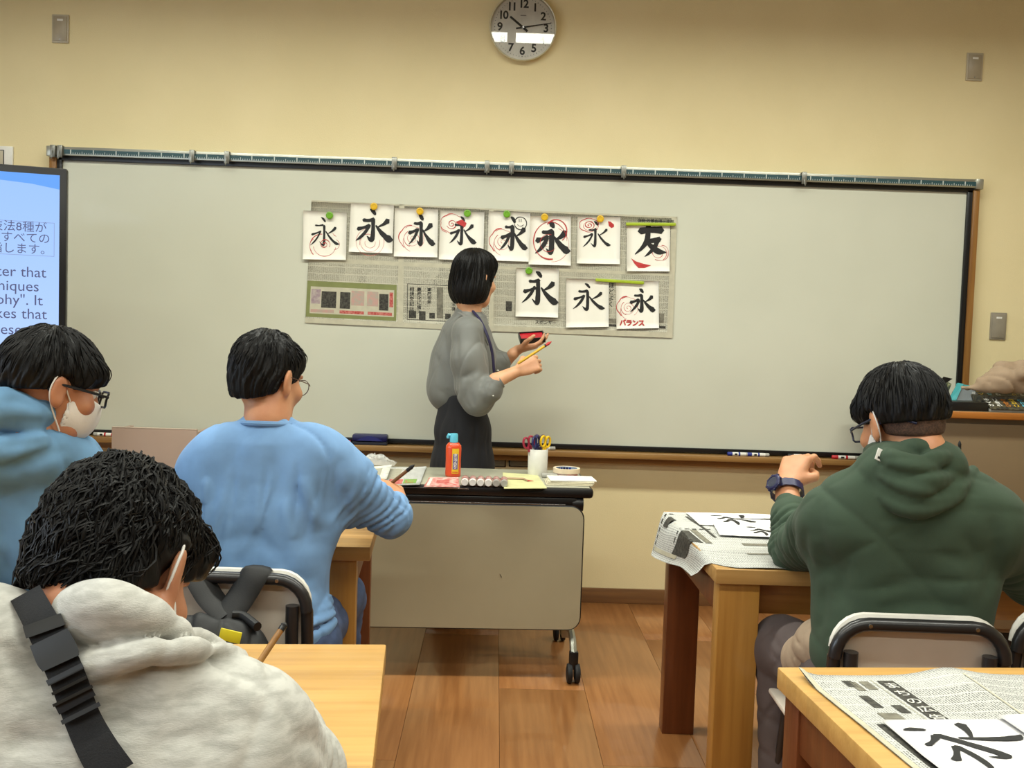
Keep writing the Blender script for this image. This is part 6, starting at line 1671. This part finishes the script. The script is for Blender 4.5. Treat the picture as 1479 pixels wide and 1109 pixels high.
# ---- blue hoodie at the left edge
def person_left():
    hd = Head(J(72, 560, 2.03), frame(50, 16), .92)
    nb = J(35, 622, 2.0); cx = J(15, 700, 2.05)[0]
    sr, er, wr = J(118, 690, 2.12), J(135, 790, 2.38), J(105, 770, 2.6)
    sl, el, wl_ = J(-105, 690, 2.08), J(-140, 800, 2.35), J(-60, 770, 2.6)
    B = SDF(Vn(-1.35, 1.85, .45), Vn(-.68, 2.8, 1.27), .0045)
    hd.add(B); B.chain([hd.w(0, -.022, -.03), hd.w(0, -.03, -.085), nb, nb-Vn(0, 0, .08)], [.050, .052, .055, .05], .02)
    B.cap(Vn(cx, 2.10, .84), Vn(cx, 2.08, .55), .08, .08, .04, axis=(0, 1, 0), ratio=.65); B.cap(sl, sr, .03, .03, .03)
    for s_, e_, w_ in ((sr, er, wr), (sl, el, wl_)): B.cap(s_, e_, .035, .035, .02); B.cap(e_, w_, .035, .028, .015)
    hand_sdf(B, wr, Vn(-.3, .9, 0), Vn(0, 0, 1), -1, [.3, .3, .3, .4]); hand_sdf(B, wl_, Vn(.3, .9, 0), Vn(0, 0, 1), 1, [.3, .3, .3, .4])
    P = person('person in a steel blue hoodie with black glasses and white mask at the left edge', B, M_skin2)
    S = SDF(Vn(-1.48, 1.82, .47), Vn(-.66, 2.64, 1.13), .0055); ax = (0, 1, 0)
    S.cap(J(-40, 690, 2.05), J(85, 690, 2.05), .10, .095, .05, axis=ax, ratio=.9); S.cap(J(-90, 705, 2.08), J(100, 698, 2.10), .085, .080, .05)
    S.cap(Vn(cx-.08, 2.07, .82), Vn(cx+.07, 2.07, .82), .135, .135, .06, axis=ax, ratio=.85); S.cap(Vn(cx-.07, 2.10, .58), Vn(cx+.07, 2.10, .58), .125, .125, .06, axis=ax, ratio=.82)
    S.cap(J(100, 705, 2.12), er, .085, .066, .04); S.cap(er, mid(er, wr, .9), .062, .045, .02); S.cap(J(-92, 705, 2.1), el, .085, .066, .04); S.cap(el, mid(el, wl_, .9), .062, .045, .02)
    S.chain([J(110, 648, 2.1), J(60, 655, 1.99), J(0, 660, 1.97), J(-60, 650, 2.02)], [.040, .055, .06, .05], .03)
    S.chain([J(78, 628, 2.08), J(50, 600, 1.97), J(5, 590, 1.94), J(-40, 600, 1.98)], [.028, .040, .042, .035], .003)
    S.chain([J(102, 640, 2.08), J(60, 640, 1.955), J(5, 652, 1.925), J(-50, 640, 1.96)], [.020, .028, .032, .03], .002)
    for pts, w_, a in (([(98, 622), (60, 612), (0, 612)], .007, .009), ([(100, 648), (70, 655), (40, 668), (0, 676)], .008, .012), ([(25, 602), (25, 660)], .004, .004), ([(0, 580), (30, 578), (60, 590)], .008, .006),
                       ([(150, 665), (120, 692), (60, 722)], .016, .007), ([(20, 720), (60, 770), (50, 840)], .02, .006), ([(0, 740), (10, 800), (0, 850)], .02, .006), ([(0, 645), (50, 640), (95, 632)], .006, .006)): S.fold(pts, w_, a*1.4)
    S.wrinkle(44, .004, .16, (1, 1, .7), n=3)
    S.plane((0, 0, .50), (0, 0, -1)); S.mesh('hoodie', M_bhood, P)
    hair_obj(hd, 'bowl', 15, P, .004, locks=700)
    hd.eyes(P); gl_ = glasses(hd, P, M_black, 'full'); face_mask(hd, P, M_mask)
    MB().tube(smooth_line([J(118, 575, 2.05), J(118, 592, 2.06), J(122, 604, 2.06), J(131, 614, 2.07)]), .0016, 6).build('cord', M_navy, P)
    hips = [Vn(cx-.08, 2.08, .51), Vn(cx+.08, 2.08, .51)]; kn = [Vn(cx-.12, 2.50, .50), Vn(cx+.12, 2.50, .50)]; an = [Vn(cx-.12, 2.5, .09), Vn(cx+.12, 2.5, .09)]
    legs(None, hips, kn, an, M_jean, P); shoes(an, 0, M_shoe, P)
person_left()

# ---- teacher
def person_teacher():
    hd = Head(J(684, 404, 4.25), frame(42, 6, 2), .97)
    nb = J(679, 452, 4.24); c = J(664, 520, 4.25)
    sN, eN, wN = J(676, 480, 4.12), J(690, 580, 4.10), J(716, 550, 4.03)
    sF, eF, wF = J(688, 482, 4.37), J(712, 545, 4.40), J(741, 511, 4.34)
    B = SDF(Vn(-.36, 3.92, .03), Vn(.28, 4.52, 1.66), .0045)
    hd.add(B); B.chain([hd.w(0, -.02, -.03), hd.w(0, -.03, -.085), nb, nb-Vn(0, 0, .08)], [.044, .044, .044, .04], .02)
    B.cap(J(672, 500, 4.25), J(668, 580, 4.25), .060, .055, .04); B.cap(J(666, 580, 4.25), J(670, 660, 4.25), .06, .07, .04); B.cap(sN, sF, .03, .03, .03)
    wh_ = J(749, 535, 4.07)
    B.cap(sN, eN, .036, .034, .02); B.cap(eN, wN, .036, .030, .015); B.cap(wN, wh_, .031, .023, .012)
    B.cap(sF, eF, .036, .034, .02); B.cap(eF, wF, .030, .022, .012); B.cap(wF, J(748, 505, 4.34), .022, .021, .012)
    # near hand closes on the brush, far hand carries the tray
    hand_sdf(B, wh_, Vn(.075, .02, .035), Vn(-.1, -.85, .35), -1, [.75, .85, .95, 1.0], .93, .7)
    wF2 = J(748, 505, 4.34)
    hand_sdf(B, wF2, Vn(.085, -.01, .022), Vn(.1, -.1, -.95), -1, [.35, .3, .3, .35], .93, -.2, .08)
    for sx in (-1, 1):
        B.cap(Vn(c[0]+.012, 4.25+.035*sx, .68), Vn(c[0]+.01+.03*sx, 4.25+.035*sx, .42), .050, .045, .02); B.chain([Vn(c[0]+.01+.03*sx, 4.25+.075*sx, .42), Vn(c[0]+.03*sx, 4.25+.075*sx, .30), Vn(c[0]+.005+.03*sx, 4.25+.075*sx, .06)], [.052, .050, .034], .02)
    P = person('woman standing at the board in a grey blouse and dark skirt', B, M_skinp)
    S = SDF(Vn(-.42, 3.93, .83), Vn(.12, 4.56, 1.38), .0042)
    M72 = frame(72, 0); ax = M72[:, 0]
    # body of the blouse in profile, loose at the back, tucked at the waist
    S.cap(J(664, 480, 4.25), J(681, 482, 4.25), .075, .07, .05); S.cap(sN+Vn(0, .02, 0), sF-Vn(0, .02, 0), .055, .055, .05)
    S.cap(J(655, 515, 4.26), J(688, 515, 4.26), .095, .085, .06); S.cap(J(652, 550, 4.26), J(682, 545, 4.26), .10, .085, .06); S.cap(J(648, 566, 4.26), J(675, 568, 4.26), .088, .08, .04)
    S.cap(nb-Vn(0, 0, .03), nb+Vn(-.01, 0, .0), .07, .05, .04)
    # near sleeve: full, drooping below the elbow, gathered into a cuff
    S.chain([sN, J(677, 520, 4.09), J(684, 565, 4.08)], [.068, .072, .074], .03); S.chain([J(684, 560, 4.08), J(690, 578, 4.07), J(708, 562, 4.04), J(716, 552, 4.03)], [.072, .062, .050, .034], .02)
    S.chain([sF, J(705, 525, 4.38), J(718, 528, 4.37), J(727, 519, 4.35)], [.06, .065, .055, .034], .03)
    for pts, w_, a in (([(662, 546), (675, 543), (688, 534)], .008, .012), ([(640, 475), (646, 520), (654, 572)], .012, .007), ([(623, 500), (638, 535), (650, 568)], .010, .008), ([(659, 482), (660, 530), (661, 580)], .010, .010),
                       ([(686, 545), (680, 565), (684, 588)], .006, .012), ([(676, 550), (672, 575), (678, 590)], .006, .008), ([(630, 560), (645, 572), (652, 580)], .008, .008), ([(700, 547), (695, 553), (693, 562)], .004, .008), ([(706, 551), (700, 558), (699, 568)], .004, .008), ([(712, 550), (707, 560), (707, 572)], .004, .007),
                       ([(692, 475), (700, 500), (704, 530)], .008, .007), ([(645, 560), (655, 575), (662, 590)], .007, .008)): S.fold(pts, w_, a)
    S.wrinkle(52, .0028, .09, (1, 1, .3), n=4)
    S.plane(J(660, 596, 4.25), (0, 0, -1)) if False else None
    bl_ = S.mesh('blouse', M_blouse, P)
    cf_ = MB()
    for w0, w1 in ((J(713, 555, 4.03), J(722, 549, 4.035)), (J(722, 522, 4.352), J(731, 516, 4.348))):
        cf_.tube([w0, w1], [.036, .034], 20)
    cf_.build('cuff', M_blouse, bl_)
    for q in (J(712, 571, 3.997), J(719, 535, 4.31)): MB().lathe([(0, -.004), (.005, -.003), (.006, 0), (.005, .003), (0, .004)], 12, mat4(q, np.eye(3))).build('pearl_button', M_white, bl_)
    # collar fold and lanyard
    MB().tube(smooth_line([J(663, 452, 4.18), J(680, 462, 4.13), J(696, 478, 4.12), J(706, 498, 4.13)]), [.004]*19, 6, flat=3.0).build('collar', M_blouse, bl_)
    MB().tube(smooth_line([J(683, 449, 4.185), J(694, 463, 4.13), J(704, 485, 4.105), J(711, 510, 4.115), J(714, 542, 4.12)], 8), .0035, 6, flat=2.0).build('lanyard', mat('navy_lanyard', (34, 30, 66), .6), P)
    K = SDF(Vn(-.40, 4.0, .26), Vn(.16, 4.5, 1.1), .006)
    K.chain([J(667, 572, 4.25), J(667, 588, 4.25), J(668, 620, 4.25), J(668, 670, 4.25), Vn(c[0]+.012, 4.25, .30)], [.088, .094, .116, .132, .150], .03)
    K.plane((0, 0, .30), (0, 0, -1)); K.plane((0, 0, .985), (0, 0, 1), .01); K.wrinkle(8, .004, .09, (1, 1, .08), n=4)
    K.mesh('skirt', M_skirt, P)
    shoes([Vn(c[0]+.01-.03, 4.175, 0), Vn(c[0]+.04, 4.325, 0)], 72, M_shoe, P)
    hair_obj(hd, 'bob', 61, P, .004, locks=500)
    hd.eyes(P)
person_teacher()
# ink tray in her far hand, brush in the near one
a, b = J(748, 488, 4.26), J(789, 478, 4.30)
t = tag(empty('ink_dish'), 'small black ink tray with red ink held up in the woman\'s far hand', 'tray')
cI = J(768, 487, 4.33); MI = mat4(cI, frame(-8, -24, -6))
d_ = MB(); d_.box(-.055, .055, -.036, .036, -.012, -.006, .001, MI)
for x0, x1, y0_, y1_ in ((-.055, .055, -.036, -.031), (-.055, .055, .031, .036), (-.055, -.050, -.031, .031), (.050, .055, -.031, .031)): d_.box(x0, x1, y0_, y1_, -.006, .012, .001, MI)
d_.build('dish', M_black, t); MB().box(-.0495, .0495, -.0305, .0305, -.0058, .006, 0, MI).build('red_ink', mat('wet_red_ink', (190, 26, 44), .15), t)
brush(J(748, 525, 4.035), J(797, 493, 4.07), 'yellow brush with red tip in the woman\'s near hand', mat('yellow_handle_lacquer', (214, 168, 40), .35), M_red, .0058, .03)

# ------------------------------------------------------------------ bag on the chair, jacket on the counter
def backpack():
    t = tag(empty('backpack'), 'black backpack hung by its straps over the chair behind the light blue shirt', 'bag')
    Mb = mat('black_nylon', (17, 17, 18), .6, (12, 12, 13), scale=30, bump=.0003, bscale=500)
    S = SDF(J(250, 940, 2.12)-[.02, .20, .05], J(400, 860, 2.16)+[.03, .06, .08], .005)
    S.chain([J(290, 925, 2.09), J(345, 932, 2.09)], [.062, .054], .03, axis=(0, 1, 0), ratio=.8); S.chain([J(292, 990, 2.08), J(352, 995, 2.08)], [.085, .085], .05, axis=(0, 1, 0), ratio=.8)
    S.groove([J(285, 905, 2.03), J(330, 908, 2.03), J(375, 920, 2.03)], .008, .008); S.wrinkle(3, .005, .06, n=5)
    S.mesh('bag_body', Mb, t)
    def band(pts, name, wd=.028, th=.006):
        P_ = smooth_line([J(*p) for p in pts], 6); vs = []; 
        MB().tube(P_, [wd]*len(P_), 10, flat=th/wd*1.6, up=(1, 0, 0)).build(name, Mb, t)
    band([(373, 826, 2.20), (372, 822, 2.165), (366, 832, 2.148), (348, 862, 2.13), (322, 898, 2.10)], 'shoulder_strap', .032, .006)
    band([(280, 828, 2.20), (282, 824, 2.165), (290, 840, 2.148), (306, 866, 2.13), (330, 890, 2.11)], 'shoulder_strap', .034, .007)
    band([(336, 888, 2.10), (352, 890, 2.10), (372, 905, 2.07)], 'compression_strap', .012)
    MB().box(-.022, .022, -.002, .002, -.014, .010, .001, mat4(J(333, 917, 2.02), frame(0, 0, 12))).build('yellow_tag', mat('yellow_tag', (226, 208, 40), .5), t)
    MB().tube([J(292, 925, 2.0), J(298, 912, 1.998)], .0012, 5).build('white_thread', M_white, t)
backpack()
def jacket():
    S = SDF(Vn(1.75, 3.85, .985), Vn(2.6, 4.5, 1.32), .006)
    S.chain([J(1392, 560, 4.12), J(1430, 561, 4.08), J(1500, 560, 4.08)], [.014, .02, .022], .01, axis=(0, 0, 1), ratio=.9)
    S.chain([J(1420, 552, 4.10), J(1450, 549, 4.10), J(1500, 552, 4.10)], [.030, .05, .05], .02, axis=(1, 0, 0), ratio=1)
    S.chain([J(1423, 545, 4.12), J(1447, 535, 4.13), J(1475, 532, 4.13), J(1520, 535, 4.13)], [.018, .036, .034, .04], .02)
    S.chain([J(1460, 548, 4.08), J(1475, 540, 4.06), J(1510, 535, 4.06)], [.02, .03, .03], .008)
    S.groove([J(1455, 528, 4.0), J(1457, 545, 4.0), J(1470, 552, 4.0), J(1490, 548, 4.0)], .012, .018); S.groove([J(1417, 555, 4.0), J(1445, 562, 4.0), J(1479, 552, 4.0)], .010, .012)
    S.wrinkle(70, .006, .07, n=5)
    o = S.mesh('folded_jacket', mat('taupe_cloth', (158, 136, 112), .9, (150, 128, 104), scale=20, bump=.0003, bscale=500)); tag(o, 'folded taupe jacket piled on the counter at the right edge', 'jacket')
    b = MB().box(0, .42, 0, .26, 0, .062, .006).build('cardboard_box', M_com); p_ = J(1440, 570, 4.0); b.location = (p_[0]-.02, 4.10, hz+.001); tag(b, 'dark printed box under the folded jacket', 'box')
jacket()
